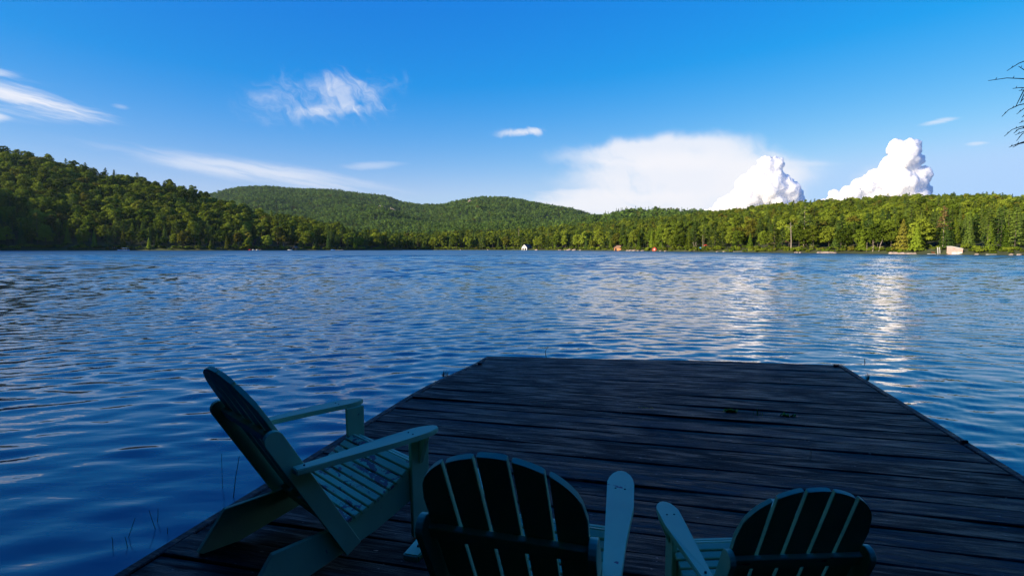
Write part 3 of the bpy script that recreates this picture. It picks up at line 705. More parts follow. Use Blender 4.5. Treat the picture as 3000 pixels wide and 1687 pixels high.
def boat(u, off, hill, L, label, hull, canopy=None, cat='boat', rz=0.0, name='motorboat'):
    o = empty(name, at(u, shoreD(hill, u) + off, None, .05), rz)
    secs = [(-.5, .34, .5), (-.2, .40, .48), (.15, .38, .5), (.36, .24, .58), (.5, .02, .68)]
    bm = bmesh.new(); rings = []
    for (x, hw, zt) in secs:
        hw *= L * .42
        rings.append([bm.verts.new((x * L, y, z)) for y, z in ((-hw, zt), (-hw * .75, .1), (0, -.1), (hw * .75, .1), (hw, zt), (hw * .8, zt - .06), (0, .22), (-hw * .8, zt - .06))])
    for a, b in zip(rings, rings[1:]):
        for k in range(8): bm.faces.new((a[k], a[(k + 1) % 8], b[(k + 1) % 8], b[k]))
    bm.faces.new(rings[0][::-1]); bm.faces.new(rings[-1]); bm_obj('hull', bm, hull, o)
    bm = bmesh.new(); prism(bm, [(.05 * L, -.3, .5), (.05 * L, .3, .5), (.02 * L, .3, .95), (.02 * L, -.3, .95)], (.04, 0, .0)); bm_obj('windscreen', bm, M_glass, o)
    for s in (-1, 1):
        bm = bmesh.new(); box(bm, (-.2 * L, s * .3, .5), (.5, .5, .35)); bm_obj('seat', bm, hull, o)
    if canopy:
        bm = bmesh.new(); prism(bm, [(x * L, -1.0, 1.75 - .6 * x * x) for x in (-.35, -.15, .05, .25)] + [(x * L, -1.0, 1.85 - .6 * x * x) for x in (.25, .05, -.15, -.35)], (0, 2.0, 0)); bm_obj('canopy', bm, canopy, o)
        for sx in (-.33, .22):
            for sy in (-.9, .9):
                bm = bmesh.new(); tube(bm, [(sx * L, sy, .4), (sx * L, sy, 1.72)], .03, 5); bm_obj('canopy_pole', bm, M_white, o)
    return tag(o, label, cat)
M_blue = simple('blue_boat_cover', (0.10, 0.28, 0.62), .6, .1, 2)
M_redc = simple('red_cloth', (0.60, 0.03, 0.03), .7, .1, 2)
M_teal = simple('blue_tarpaulin', (0.05, 0.40, 0.62), .6, .1, 2)
boat(371, -4.5, left, 5.4, 'blue pontoon boat with blue canopy moored at the left shore', M_blue, M_blue, name='pontoon_boat')
boat(851, -4, left, 3.6, 'white boat moored at the shore below the golden lit trees', M_white)
boat(977, -4, left, 3.4, 'small pale blue motorboat near the tip of the left shore', M_blue)
boat(353, -5.5, left, 2.6, 'small blue dinghy left of the canopied boat', M_blue, name='dinghy')
for i, (u, mt, lb) in enumerate(((735, M_redc, 'red rowing boat pulled up below the lodge, leftmost of four'), (745, M_white, 'white rowing boat below the lodge, second from left'),
                                 (756, M_white, 'white rowing boat below the lodge, third from left'), (766, M_greywood, 'grey rowing boat below the lodge, rightmost of four'))):
    boat(u, -2.5, left, 2.4, lb, mt, rz=R(70), name='rowing_boat')
house('boat_shelter', 'small reddish open boat shelter beside the moored white boat', at(866, shoreD(left, 866) + 2, None, .3), R(-20), 2.6, 2.4, 1.9, .9, M_log, M_greywood, [(0, 0, 1.6, 1.5, 'door', M_dark)], over=.3, cat='shelter')
def canopy_tent(u, off, hill, label, mat, w=2.0, hgt=1.3):
    o = empty('canopy_tent', at(u, shoreD(hill, u) + off, hill)); bm = bmesh.new()
    a = [bm.verts.new((sx * w / 2, sy * w / 2, hgt)) for sx, sy in ((-1, -1), (1, -1), (1, 1), (-1, 1))]; t = bm.verts.new((0, 0, hgt + .55))
    for k in range(4): bm.faces.new((a[k], a[(k + 1) % 4], t))
    bm.faces.new(a[::-1]); bm_obj('cover', bm, mat, o)
    for sx in (-1, 1):
        for sy in (-1, 1):
            bm = bmesh.new(); box(bm, (sx * (w / 2 - .06), sy * (w / 2 - .06), hgt / 2), (.06, .06, hgt)); bm_obj('pole', bm, M_white, o)
    return tag(o, label, 'canopy')
canopy_tent(2066, 9, right, 'red canopy among the shore trees', M_redc)
canopy_tent(2050, 5, right, 'low blue tarpaulin left of the red canopy', M_teal, 1.6, .6)
canopy_tent(338, 2, left, 'small red canopy left of the blue boat', M_redc, 1.8, 1.3)
# stair by the pink boathouse
o = empty('stair', at(2749, shoreD(right, 2749) + .6, None, 0), R(-10))
for s in (-.28, .28):
    bm = bmesh.new(); prism(bm, [(s - .03, 0, .1), (s - .03, .12, .1), (s - .03, .55, 2.05), (s - .03, .43, 2.05)], (.06, 0, 0)); bm_obj('rail', bm, M_white, o)
for k in range(8):
    bm = bmesh.new(); box(bm, (0, .09 + .052 * k, .3 + .225 * k), (.5, .14, .04)); bm_obj('step', bm, M_white, o)
tag(o, 'white ladder stair left of the pink boathouse', 'stair')
o = empty('canoe', at(2735, shoreD(right, 2735) + 1.2, right, .15), R(12)); o.rotation_euler = (R(35), R(10), R(12))
bm = bmesh.new(); rings = []
for k in range(9):
    x = -1 + k / 4; q = math.sqrt(max(.01, 1 - x * x)); rings.append([bm.verts.new((x * 1.25, q * .28 * math.cos(a), q * .18 * math.sin(a) + .08 * x * x)) for a in (math.pi, 1.25 * math.pi, 1.5 * math.pi, 1.75 * math.pi, 2 * math.pi)])
for a, b in zip(rings, rings[1:]):
    for k in range(4): bm.faces.new((a[k], a[k + 1], b[k + 1], b[k]))
bm_obj('hull', bm, simple('orange_hull', (0.72, 0.16, 0.03), .5, .1), o, smooth=True)
for k in (-.5, .5):
    bm = bmesh.new(); box(bm, (k, 0, 0), (.1, .46, .03)); bm_obj('seat', bm, M_greywood, o)
tag(o, 'orange canoe lying on the bank left of the pink boathouse', 'canoe')

# shoreline rocks
def rock(u, off, hill, s, label, group, seed, mat=M_rock):
    r = random.Random(seed); bm = bmesh.new(); bmesh.ops.create_icosphere(bm, subdivisions=2, radius=1)
    for v in bm.verts:
        k = 1 + .28 * math.sin(v.co.x * 3.1 + seed) * math.cos(v.co.y * 2.7 + seed * 2) + r.uniform(-.1, .1); v.co = Vector((v.co.x * s[0] * k, v.co.y * s[1] * k, v.co.z * s[2] * k))
    return tag(bm_obj('shore_rock', bm, mat, None, loc=at(u, shoreD(hill, u) + off, None, .1), rot=(0, 0, r.uniform(0, 6))), label, 'rock', group)
rr = random.Random(4)
for k, (u, w) in enumerate([(1640, 1.4), (1655, 1.0), (1668, 2.6), (1684, 2.2), (1700, 1.2), (1572, 1.8), (1430, 1.2), (1350, 1.0), (1838, 1.3), (1848, 1.6), (1858, 1.5), (1870, 1.3), (1882, 1.1), (1935, 1.0), (1948, .9),
                            (2100, .7), (2120, .8), (2330, .9), (2343, .7), (2400, 1.2), (2416, 1.3), (2432, 1.2), (2445, .8), (2610, 1.0), (2625, 1.1), (2642, 1.0), (2662, .9), (2675, .8), (2860, .6), (2960, .6), (2985, .7)]):
    rock(u, rr.uniform(-.6, .4), right, (w, w * .8, w * .45), 'pinkish grey boulder at the water edge of the sunlit shore', 'boulders along the sunlit shore', k + 1)

# cliffs on the mountain
def cliff(u, D, w, h, label, seed):
    X = X_at(u, D); r = random.Random(seed); z0 = mount.z(X, D); bm = bmesh.new(); nx, nz = 14, 8; g = []
    for i in range(nx + 1):
        row = []
        for j in range(nz + 1):
            a = i / nx * 2 - 1; edge = (1 - a * a) ** .35 if abs(a) < 1 else 0
            row.append(bm.verts.new((a * w / 2, -6 + j / nz * 5 + r.uniform(-2.2, 2.2), z0 - 2 + (8 + (h + r.uniform(-3, 2)) * edge) * j / nz)))
        g.append(row)
    for i in range(nx):
        for j in range(nz): bm.faces.new((g[i][j], g[i + 1][j], g[i + 1][j + 1], g[i][j + 1]))
    for i in range(nx): # top ledge running back into the hill
        a, b = g[i][nz], g[i + 1][nz]; c = bm.verts.new(b.co + Vector((0, 26, -6))); d2 = bm.verts.new(a.co + Vector((0, 26, -6))); bm.faces.new((a, b, c, d2))
    me_o = bm_obj('cliff', bm, M_cliff, None, loc=(X, D, 0)); return tag(me_o, label, 'cliff', kind='structure')
cliff(1093, 1520, 40, 9, None, 1); cliff(1121, 1515, 26, 16, None, 2); cliff(1148, 1500, 28, 13, None, 3); cliff(1378, 1800, 14, 14, None, 4)

# ------------------------------------------------------------------ cumulus towers (far behind the hills)
m, b, out = material('cloud')
pc = principled(b, out, (0.80, 0.80, 0.805), 1.0, spec=0.0)
pc.inputs['Subsurface Weight'].default_value = 1.0; pc.inputs['Subsurface Radius'].default_value = (1, 1, 1); pc.inputs['Subsurface Scale'].default_value = 700.0
M_cloud = m
def cumulus(label, lobes, D, seed):
    """billowing tower: a heap of puffs, each breaking into smaller puffs. lobes = (px, py, radius px)"""
    r = random.Random(seed); bm = bmesh.new(); k = D / FPX
    def puff(c, ra, sub):
        g = bmesh.ops.create_icosphere(bm, subdivisions=sub, radius=1)
        s1, s2 = r.uniform(0, 6), r.uniform(0, 6)
        for v in g['verts']:
            n = v.co.copy(); q = 1 + .10 * math.sin(n.x * 4 + s1) * math.sin(n.z * 5 + s2) + .07 * math.sin(n.y * 7 + n.x * 6 + s2)
            v.co = Vector(c) + n * ra * q
    for (px, py, rp) in lobes:
        c = Vector((X_at(px, D), D + r.uniform(-.4, .4) * rp * k, (HY - py - 10) * k)); ra = rp * k * .88
        puff(c, ra, 3)
        for j in range(int(9 + rp * .3)):
            v = Vector((r.gauss(0, 1), -abs(r.gauss(0, .8)), r.gauss(.25, 1))).normalized()
            r2 = ra * r.uniform(.24, .52); c2 = c + v * (ra * 1.04 - r2 * .55)
            puff(c2, r2, 2)
            if r2 > ra * 9:
                for q in range(3):
                    v2 = (v + Vector((r.gauss(0, .6), r.gauss(0, .6), r.gauss(0, .6)))).normalized(); r3 = r2 * r.uniform(.25, .45)
                    puff(c2 + v2 * (r2 * 1.02 - r3 * .5), r3, 1)
    o = bm_obj('cumulus_cloud', bm, M_cloud, None, smooth=True)
    rm = o.modifiers.new('fuse', 'REMESH'); rm.mode = 'VOXEL'; rm.voxel_size = 11.0; rm.use_smooth_shade = True
    sm = o.modifiers.new('soften', 'SMOOTH'); sm.iterations = 5; sm.factor = 0.5
    for nm, sc_, st in (('billow', 130.0, 120.0), ('small_billow', 55.0, 46.0)):
        tx = bpy.data.textures.new(nm, 'CLOUDS'); tx.noise_scale = sc_; tx.noise_depth = 3; tx.noise_basis = 'ORIGINAL_PERLIN'
        dm = o.modifiers.new(nm, 'DISPLACE'); dm.texture = tx; dm.strength = st; dm.mid_level = 0.5; dm.texture_coords = 'GLOBAL'
    s2 = o.modifiers.new('round', 'SMOOTH'); s2.iterations = 2; s2.factor = 0.5
    return tag(o, label, 'cloud')
cumulus('tall white cumulus tower standing above the right hill',
        [(2606, 432, 27), (2648, 430, 28), (2622, 455, 36), (2662, 468, 26), (2596, 482, 34), (2640, 492, 42), (2676, 510, 28), (2560, 520, 34), (2604, 540, 48), (2655, 545, 46), (2515, 545, 34), (2474, 562, 30),
         (2436, 578, 28), (2692, 548, 26), (2540, 585, 42), (2406, 596, 24), (2650, 592, 52), (2470, 602, 42)], 9000, 3)
cumulus('broad white cumulus mound merging into the pale anvil cloud',
        [(2232, 478, 26), (2262, 476, 22), (2215, 505, 30), (2255, 510, 36), (2290, 530, 26), (2185, 535, 34), (2235, 550, 46), (2300, 560, 36), (2170, 575, 42), (2125, 600, 36), (2330, 585, 26), (2260, 595, 55), (2085, 625, 30), (2180, 620, 50), (2340, 615, 30)], 10500, 8)

# ------------------------------------------------------------------ dock
DZ = 0.25; DYAW = math.atan(406 / 1600.0)
HW_L, HW_R, FAR = -2.36, 2.40, 7.74
def dock_sag(x, y):
    q = min(max((y - 5.0) / 2.74, 0), 1); q = q * q * (3 - 2 * q)
    return -0.125 * q * (max(0.0, (2.5 - x) / 4.9)) ** 1.25
def ground(px, py, z=DZ):
    c, s = math.cos(R(4.164)), math.sin(R(4.164)); rx = (px - CX) / FPX; ru = (843.5 - py) / FPX
    d = Vector((rx, c + ru * s, -s + ru * c)); t = (z - CAM_Z) / d.z; return Vector((d.x * t, d.y * t, z))
def to_dock(p):
    c, s = math.cos(DYAW), math.sin(DYAW); return Vector((p.x * c - p.y * s, p.x * s + p.y * c, p.z))
m, b, out = material('weathered_dock_wood')
oi = b.new('ShaderNodeObjectInfo'); rnd = oi.outputs['Random']
t = b.new('ShaderNodeTexCoord').outputs['Object']
tv = b.vm('ADD', t, b.xyz(b.m('MULTIPLY', rnd, 37.0), b.m('MULTIPLY', rnd, 91.0), 0.0))
grain = b.noise(b.vm('MULTIPLY', tv, (2.2, 55, 8)), 1.0, 6, 0.65, 0.5)
fine = b.noise(b.vm('MULTIPLY', tv, (14, 190, 20)), 1.0, 3, 0.6)
blot = b.noise(b.vm('MULTIPLY', tv, (1.3, 6, 1)), 1.0, 4, 0.6)
streaks = b.noise(b.vm('MULTIPLY', tv, (2.6, 24, 4)), 1.0, 5, 0.62, 0.3)
wear = b.m('ADD', b.m('MULTIPLY', grain, 0.30), b.m('ADD', b.m('MULTIPLY', fine, 0.15), b.m('ADD', b.m('MULTIPLY', streaks, 0.55), b.m('MULTIPLY', blot, 0.25))))
wearm = b.ramp(b.m('ADD', wear, b.m('MULTIPLY', b.m('SUBTRACT', rnd, 0.5), 0.14)), 0.64, 0.80)
basec = b.mix(b.ramp(blot, 0.3, 0.7), (0.0045, 0.0030, 0.0030), (0.011, 0.0072, 0.0070))
colw = b.mix(wearm, basec, (0.098, 0.084, 0.082))
speck = b.noise(b.vm('MULTIPLY', tv, (24, 60, 20)), 1.0, 2, 0.5)
colw = b.mix(b.ramp(speck, 0.69, 0.76, 0, 0.7), colw, (0.24, 0.21, 0.20))
hgt = b.m('ADD', b.m('MULTIPLY', grain, 0.4), b.m('ADD', b.m('MULTIPLY', fine, 0.25), b.m('MULTIPLY', streaks, 0.5)))
principled(b, out, colw, b.ramp(b.m('ADD', streaks, b.m('MULTIPLY', b.m('SUBTRACT', blot, 0.5), 0.5)), 0.35, 0.65, 0.40, 0.85), bump(b, hgt, 0.010, 1.0), spec=0.20)
M_deck = m
dock = empty('dock', (0, 0, 0), -DYAW)
tag(dock, 'dark weathered plank dock running out into the lake', 'dock')
pr = random.Random(3)
def strip(bm, x0, x1, y0, y1, z0, z1, n=14, tilt=0.0, wob=0.0, sag=True, ph=0.0):
    rows = []
    for i in range(n + 1):
        x = x0 + (x1 - x0) * i / n; wv = wob * math.sin(x * 1.9 + ph)
        ya, yb = y0 + wv, y1 + wv
        za = dock_sag(x, (y0 + y1) / 2) if sag else 0; za += 0.004 * math.sin(x * 2.3 + ph * 2)
        rows.append([bm.verts.new(p) for p in ((x, ya, z0 + za), (x, yb, z0 + za), (x, yb, z1 + za + tilt - .006), (x, yb - .006, z1 + za + tilt), (x, ya + .006, z1 + za), (x, ya, z1 + za - .006))])
    for a, c in zip(rows, rows[1:]):
        for k in range(6): bm.faces.new((a[k], a[(k + 1) % 6], c[(k + 1) % 6], c[k]))
    bm.faces.new(rows[0][::-1]); bm.faces.new(rows[-1])
PITCH = 0.195
k = 0
while True:
    y1 = FAR - k * PITCH; y0 = y1 - PITCH
    if y1 < -1.3: break
    gap = pr.uniform(.006, .014); bm = bmesh.new()
    strip(bm, HW_L + .055 + pr.uniform(-.006, .008), HW_R - .06 + pr.uniform(-.008, .006), y0 + gap / 2, y1 - gap / 2, DZ - .042, DZ + pr.uniform(-.004, .004), 16, pr.uniform(-.004, .004), pr.uniform(0, .003), ph=k * 1.7)
    bm_obj('plank', bm, M_deck, dock); k += 1
def lengthwise(name, x0, x1, ya, yb, z0, z1, n=24):
    bm = bmesh.new(); rows = []
    for i in range(n + 1):
        y = ya + (yb - ya) * i / n; s = dock_sag((x0 + x1) / 2, y)
        rows.append([bm.verts.new(p) for p in ((x0, y, z0 + s), (x1, y, z0 + s), (x1, y, z1 + s - .006), (x1 - .006, y, z1 + s), (x0 + .006, y, z1 + s), (x0, y, z1 + s - .006))])
    for a, c in zip(rows, rows[1:]):
        for q in range(6): bm.faces.new((a[q], a[(q + 1) % 6], c[(q + 1) % 6], c[q]))
    bm.faces.new(rows[0][::-1]); bm.faces.new(rows[-1]); return bm_obj(name, bm, M_deck, dock)
lengthwise('edge_board', HW_L - .01, HW_L + .045, -1.3, FAR + .03, DZ - .15, DZ + .003)
lengthwise('edge_board', HW_R - .048, HW_R + .01, -1.3, FAR + .03, DZ - .15, DZ + .006)
bm = bmesh.new(); strip(bm, HW_L - .01, HW_R + .01, FAR + .034, FAR + .075, DZ - .17, DZ - .006, 20); bm_obj('end_board', bm, M_deck, dock)
for x in (-2.1, -1.05, 0.0, 1.05, 2.1): lengthwise('joist', x - .025, x + .025, -1.3, FAR - .05, DZ - .19, DZ - .064 + 0.0, 24)
for x in (-2.2, 0, 2.2):
    for y in (.5, 4.0, 7.2):
        bm = bmesh.new(); tube(bm, [(x + .08, y + .1, -1.6), (x + .08, y + .1, DZ - .2 + dock_sag(x, y))], .09, 8); bm_obj('pile', bm, M_deck, dock, smooth=True)
M_iron = simple('rusty_iron', (0.03, 0.025, 0.025), .7, .3, 20)
for (px, py, s) in ((1380, 1055, 1), (2462, 1083, 1), (2820, 1298, .8)):
    p = to_dock(ground(px, py)); x = min(max(p.x, HW_L + .08), HW_R - .03); y = min(p.y + .25, FAR - .08) if py < 1100 else p.y
    bm = bmesh.new(); z = DZ + dock_sag(x, y)
    tube(bm, [(x, y, z), (x, y, z + .02)], [.022 * s, .018 * s], 8)
    box(bm, (x + .01, y, z + .016), (.055 * s, .03 * s, .02)); bm_obj('mooring_bolt', bm, M_iron, dock)

# ------------------------------------------------------------------ adirondack chairs
def paint(name, wornness, col=(0.43, 0.60, 0.36)):
    m, b, out = material(name)
    oi = b.new('ShaderNodeObjectInfo'); t = b.new('ShaderNodeTexCoord').outputs['Object']
    tv = b.vm('ADD', t, b.xyz(b.m('MULTIPLY', oi.outputs['Random'], 19.0), 0.0, b.m('MULTIPLY', oi.outputs['Random'], 7.0)))
    n1 = b.noise(b.vm('MULTIPLY', tv, (3.5, 9, 9)), 1.0, 7, 0.68, 0.6); n2 = b.noise(tv, 45, 3, 0.6); n3 = b.noise(tv, 3.0, 3)
    chips = b.ramp(b.m('ADD', n1, b.m('MULTIPLY', b.m('SUBTRACT', n2, .5), .25)), wornness, wornness + .03)
    dots = b.ramp(n2, .72, .76, 0, .6)
    c = b.mix(b.ramp(n3, .3, .7), tuple(x * .86 for x in col), tuple(x * 1.1 for x in col))
    c = b.mix(dots, c, (0.06, 0.07, 0.07))
    c = b.mix(chips, c, (0.30, 0.14, 0.16))
    h = b.m('SUBTRACT', b.m('MULTIPLY', b.noise(b.vm('MULTIPLY', tv, (40, 40, 40)), 1, 3), .3), chips)
    principled(b, out, c, b.ramp(n3, .3, .7, .5, .68), bump(b, h, .0012, .7), spec=.35); return m
M_paint = paint('teal_paint', .66); M_worn = paint('worn_teal_paint', .55)
M_under = simple('bare_dark_wood', (0.030, 0.034, 0.034), .85, .4, 12, spec=.2)
def chair(label, pose, d, seat_mat, gap=.012, nslat=11):
    x, y, w = pose
    C = empty('adirondack_chair', (x, y, DZ + .004), -w); tag(C, label, 'chair', 'painted wooden chairs on the dock')
    rj = random.Random(int(w * 1000) + 5); s = d['s']; T = .024 * s + .002
    sx = d['seat_x']; F = Vector((0, d['seatFy'], d['seatFz'])); Rr = Vector((0, d['seatRy'], d['seatRz'])); B = Vector((0, d['topy'], d['topz']))
    # seat curve
    def seat(q):        # q 0 front .. 1 rear
        y = F.y + (Rr.y - F.y) * q; z = F.z + (Rr.z - F.z) * q - .035 * s * math.sin(math.pi * q) * (1 - .3 * q)
        if q < .12: z -= .03 * s * (1 - q / .12) ** 2
        return y, z
    # side stringers
    for sg in (-1, 1):
        xi = sg * (sx - .015) - T / 2; LY = d['armF_y'] - .028 * s
        top = [seat(q / 12) for q in range(13)]; top = [(yy, zz - .022 * s) for yy, zz in top]
        ky = d['foot_y'] * .72 + Rr.y * .28; kz = .19 * s
        prof = top + [(ky, kz), (d['foot_y'], .012), (d['foot_y'] + .02, 0), (d['foot_y'] + .19 * s, 0), (Rr.y * .62, F.z * .26), (F.y - .06, F.z - .235 * s), (LY - .02, F.z - .20 * s), (LY - .02, F.z - .055 * s)]
        bm = bmesh.new(); prism(bm, [(xi, yy, zz) for yy, zz in prof], (T, 0, 0)); bm_obj('stringer', bm, M_paint, C, .002)
        # front leg
        bm = bmesh.new(); xl = sg * (sx + T * .5 + .001); LY = d['armF_y'] - .028 * s
        prism(bm, [(xl - T / 2, LY, 0), (xl - T / 2, LY - .10 * s, 0), (xl - T / 2, LY - .112 * s, d['arm_z'] - T), (xl - T / 2, LY, d['arm_z'] - T)], (T, 0, 0)); bm_obj('leg', bm, M_paint, C, .003)
        # arm bracket
        bm = bmesh.new(); xb = xl + sg * (T / 2 + .001); wb = .055 * s
        prism(bm, [(xb, LY - .065 * s, d['arm_z'] - T - .001), (xb + sg * wb, LY - .065 * s, d['arm_z'] - T - .001), (xb + sg * wb, LY - .065 * s, d['arm_z'] - T - .03), (xb, LY - .065 * s, d['arm_z'] - .19 * s)], (0, T, 0)); bm_obj('arm_bracket', bm, M_paint, C, .002)
        # arm: paddle shape
        af, ar, wf, wr = d['armF_y'], d['armR_y'], .056 * s, .028 * s
        xf = sg * d['arm_x']; xr = sg * (d['brx'] + .035 * s); bm = bmesh.new(); pts = []
        inner = [(0, -wr, .0), (.25, -.033 * s, 0), (.55, -.044 * s, 0), (.85, -wf, 0)]; outer = [(.85, wf, 0), (.62, wf * 1.05, 0), (.35, .040 * s, 0), (0, wr, 0)]
        def P(q, off): return (xr + (xf - xr) * q + sg * off, ar + (af - ar) * q)
        path = [P(q, o_) for q, o_, _ in inner]
        for a in range(1, 8): # round front
            an = math.pi * a / 8; path.append(P(.85 + .15 * math.sin(an), -wf * math.cos(an)))
        path += [P(q, o_) for q, o_, _ in outer]
        bm = bmesh.new(); prism(bm, [(px, py, d['arm_z'] - T - .004 * (1 if py < (af + ar) / 2 else 0)) for px, py in path], (0, 0, T)); arm_o = bm_obj('arm', bm, M_paint, C, .004, 2)
        for q_, o_ in ((.78, -.018 * s), (.78, .020 * s), (.06, 0.0)):
            sxp, syp = P(q_, o_); bm = bmesh.new(); tube(bm, [(sxp, syp, d['arm_z'] - .004), (sxp, syp, d['arm_z'] + .0012)], .0042, 8); bm_obj('screw', bm, M_iron, arm_o)
    # seat slats
    qs = np.linspace(-.02, 1.0, nslat + 1)
    for i in range(nslat):
        ya, za = seat(max(0, qs[i])); yb, zb = seat(qs[i + 1])
        if i == 0: za -= .004
        a = Vector((0, ya, za)); c2 = Vector((0, yb, zb)); dr = (c2 - a).normalized(); nn = Vector((0, -dr.z, dr.y)); nn = nn if nn.z > 0 else -nn
        a2 = a + dr * .005 * s; c3 = c2 - dr * .006 * s; th = nn * -.020 * s
        bm = bmesh.new(); e = sx + .012 + rj.uniform(-.004, .004)
        prism(bm, [(-e, a2.y, a2.z), (-e, c3.y, c3.z), (-e, c3.y + th.y, c3.z + th.z), (-e, a2.y + th.y, a2.z + th.z)], (2 * e, 0, 0)); bm_obj('seat_slat', bm, seat_mat, C, .0025)
    # back frame of reference
    dv = B - Rr; Lb = dv.length; v = dv / Lb; n = Vector((0, v.z, -v.y)); bw = d['bw']; vb = d['bs'] * Lb
    O = lambda u, vv, nn_: Vector((u, 0, 0)) + Rr + v * vv + n * nn_
    def hw(vv): return bw * (.98 + .02 * min(1, max(0, vv) / vb))
    def arc(u): return vb + (Lb - vb) * math.sqrt(max(0, 1 - (u / bw) ** 2))
    for i in range(5):
        f0 = -1 + 2 * i / 5; f1 = f0 + .4; g = gap / 2; lo = -.05
        L_ = [(f0 * hw(vv) + (g if i else 0), vv) for vv in (lo, vb * .5, vb)]; R_ = [(f1 * hw(vv) - (g if i < 4 else 0), vv) for vv in (lo, vb * .5, vb)]
        dz = rj.uniform(-.005, .005); u0, u1 = L_[-1][0], R_[-1][0]
        top = [(u0 + (u1 - u0) * q / 8, arc(u0 + (u1 - u0) * q / 8) + dz) for q in range(9)]
        if i == 0: top = top[1:]
        if i == 4: top = top[:-1]
        poly = L_ + top + R_[::-1]
        bm = bmesh.new(); prism(bm, [O(u, vv, -.0) for u, vv in poly], n * (-.020 * s)); bm_obj('back_slat', bm, M_paint, C, .0022)
    # rear posts with round tops, brace between them
    vbr = (Vector((0, d['bry'], d['brz'])) - Rr).dot(v); px_ = d['brx'] - T / 2
    for sg in (-1, 1):
        prof = [(-.13 * s, .0), (-.13 * s, -.084 * s)] + [(vbr + .035 * s + .042 * s * math.sin(math.pi * a / 8), -.042 * s + -.042 * s * math.cos(math.pi * a / 8)) for a in range(9)]
        bm = bmesh.new(); prism(bm, [O(sg * px_ - T / 2, a_, b_) for a_, b_ in prof], (T, 0, 0)); bm_obj('rear_post', bm, M_paint, C, .002)
    e = px_ - T / 2 - .001
    bm = bmesh.new(); prism(bm, [O(-e, vbr - .025 * s, -.022 * s), O(-e, vbr + .035 * s, -.022 * s), O(-e, vbr + .035 * s, -.046 * s), O(-e, vbr - .025 * s, -.046 * s)], (2 * e, 0, 0)); bm_obj('back_brace', bm, M_paint, C, .003)
    e = sx - .015 - T / 2 - .001
    bm = bmesh.new(); prism(bm, [O(-e, -.06 * s, -.022 * s), O(-e, .03 * s, -.022 * s), O(-e, .03 * s, -.046 * s), O(-e, -.06 * s, -.046 * s)], (2 * e, 0, 0)); bm_obj('lower_brace', bm, M_paint, C, .003)
    bm = bmesh.new(); box(bm, (0, F.y + .004, F.z - .075 * s), (2 * e, .02 * s, .09 * s)); bm_obj('front_apron', bm, M_paint, C, .002)
    return C
chair('teal wooden chair with worn purple-brown seat, turned sideways at the left edge of the dock', (-.703, 3.01, R(44.4)),
      dict(s=1.0, armF_y=.065, arm_z=.573, armR_y=-.70, arm_x=.372, topz=.973, topy=-.876, foot_y=-.899, brz=.645, bry=-.776, brx=.345, seatFz=.418, seatFy=-.02, seatRz=.22, seatRy=-.438, seat_x=.308, bw=.312, bs=.74), M_worn)
chair('middle teal wooden chair seen from behind, its rounded back cut by the bottom edge', (.177, 2.222, R(16.2)),
      dict(s=.95, armF_y=.118, arm_z=.555, armR_y=-.71, arm_x=.268, topz=.948, topy=-.822, foot_y=-.87, brz=.628, bry=-.675, brx=.272, seatFz=.385, seatFy=.0, seatRz=.226, seatRy=-.435, seat_x=.245, bw=.246, bs=.74), M_paint)
chair('smaller low teal wooden chair seen from behind at the right', (.878, 2.216, R(-3.2)),
      dict(s=.78, armF_y=.048, arm_z=.426, armR_y=-.495, arm_x=.236, topz=.786, topy=-.634, foot_y=-.675, brz=.487, bry=-.552, brx=.236, seatFz=.30, seatFy=.0, seatRz=.157, seatRy=-.352, seat_x=.205, bw=.214, bs=.72), M_paint)

# ------------------------------------------------------------------ near shore behind the camera with its wood (shades the dock)
def shoreline(x):       # unseen near shore, swung forward on both sides to block sun and low sky
    return -1.6 + 1.0 * math.sin(x / 9) * min(1, abs(x) / 6) + float(np.interp(x, [-150, -60, -30, -16, -8, 8, 14, 26, 60, 120], [44, 30, 15, 5, 0, 0, 4, 12, 26, 30]))
def bank_z(dd): return float(np.interp(dd, [-6, -.5, 0, .8, 3, 12, 110], [-1.8, -.4, .0, .22, .6, 2.0, 24]))
def bank():
    xs = np.linspace(-150, 120, 70); ds = np.array([-6, -2, -.5, 0, .8, 2, 4, 8, 14, 22, 34, 50, 75, 110]); V = []
    for x in xs:
        for dd in ds: V.append((x, shoreline(x) - dd, bank_z(dd) + (.12 * math.sin(x * .7 + dd) if dd > 0 else 0)))
    n = len(ds); F = [[i * n + j, i * n + j + 1, (i + 1) * n + j + 1, (i + 1) * n + j] for i in range(len(xs) - 1) for j in range(n - 1)]
    return tag(obj('near_bank', mesh_np('near_bank', V, F, [M_floor], smooth=True)), kind='structure')
bank()
pts = []; r = np.random.default_rng(77)
for gx in np.arange(-120, 84, 4.0):
    for dd in np.arange(4.5, 50, 4.4):
        X = gx + r.uniform(-1.5, 1.5); D_ = dd + r.uniform(-1.5, 1.5); Y = shoreline(X) - D_
        if X * X + Y * Y < 81 or (abs(X) < 3.5 and Y > -10): continue
        p = (P_broad + P_pine[:3] + P_spruce)[r.integers(0, 11)]
        pts.append((X, Y, bank_z(D_) - .2, p.idx, r.uniform(0.85, 1.2) * (2.0 if X < -6 else 1.35 if X < 8 else 0.9), r.uniform(0, 6.28)))  # unseen trees, enlarged most on the left to keep dock and bank shaded
wood('near_shore_wood', pts, 'tall wood on the near bank behind the dock')

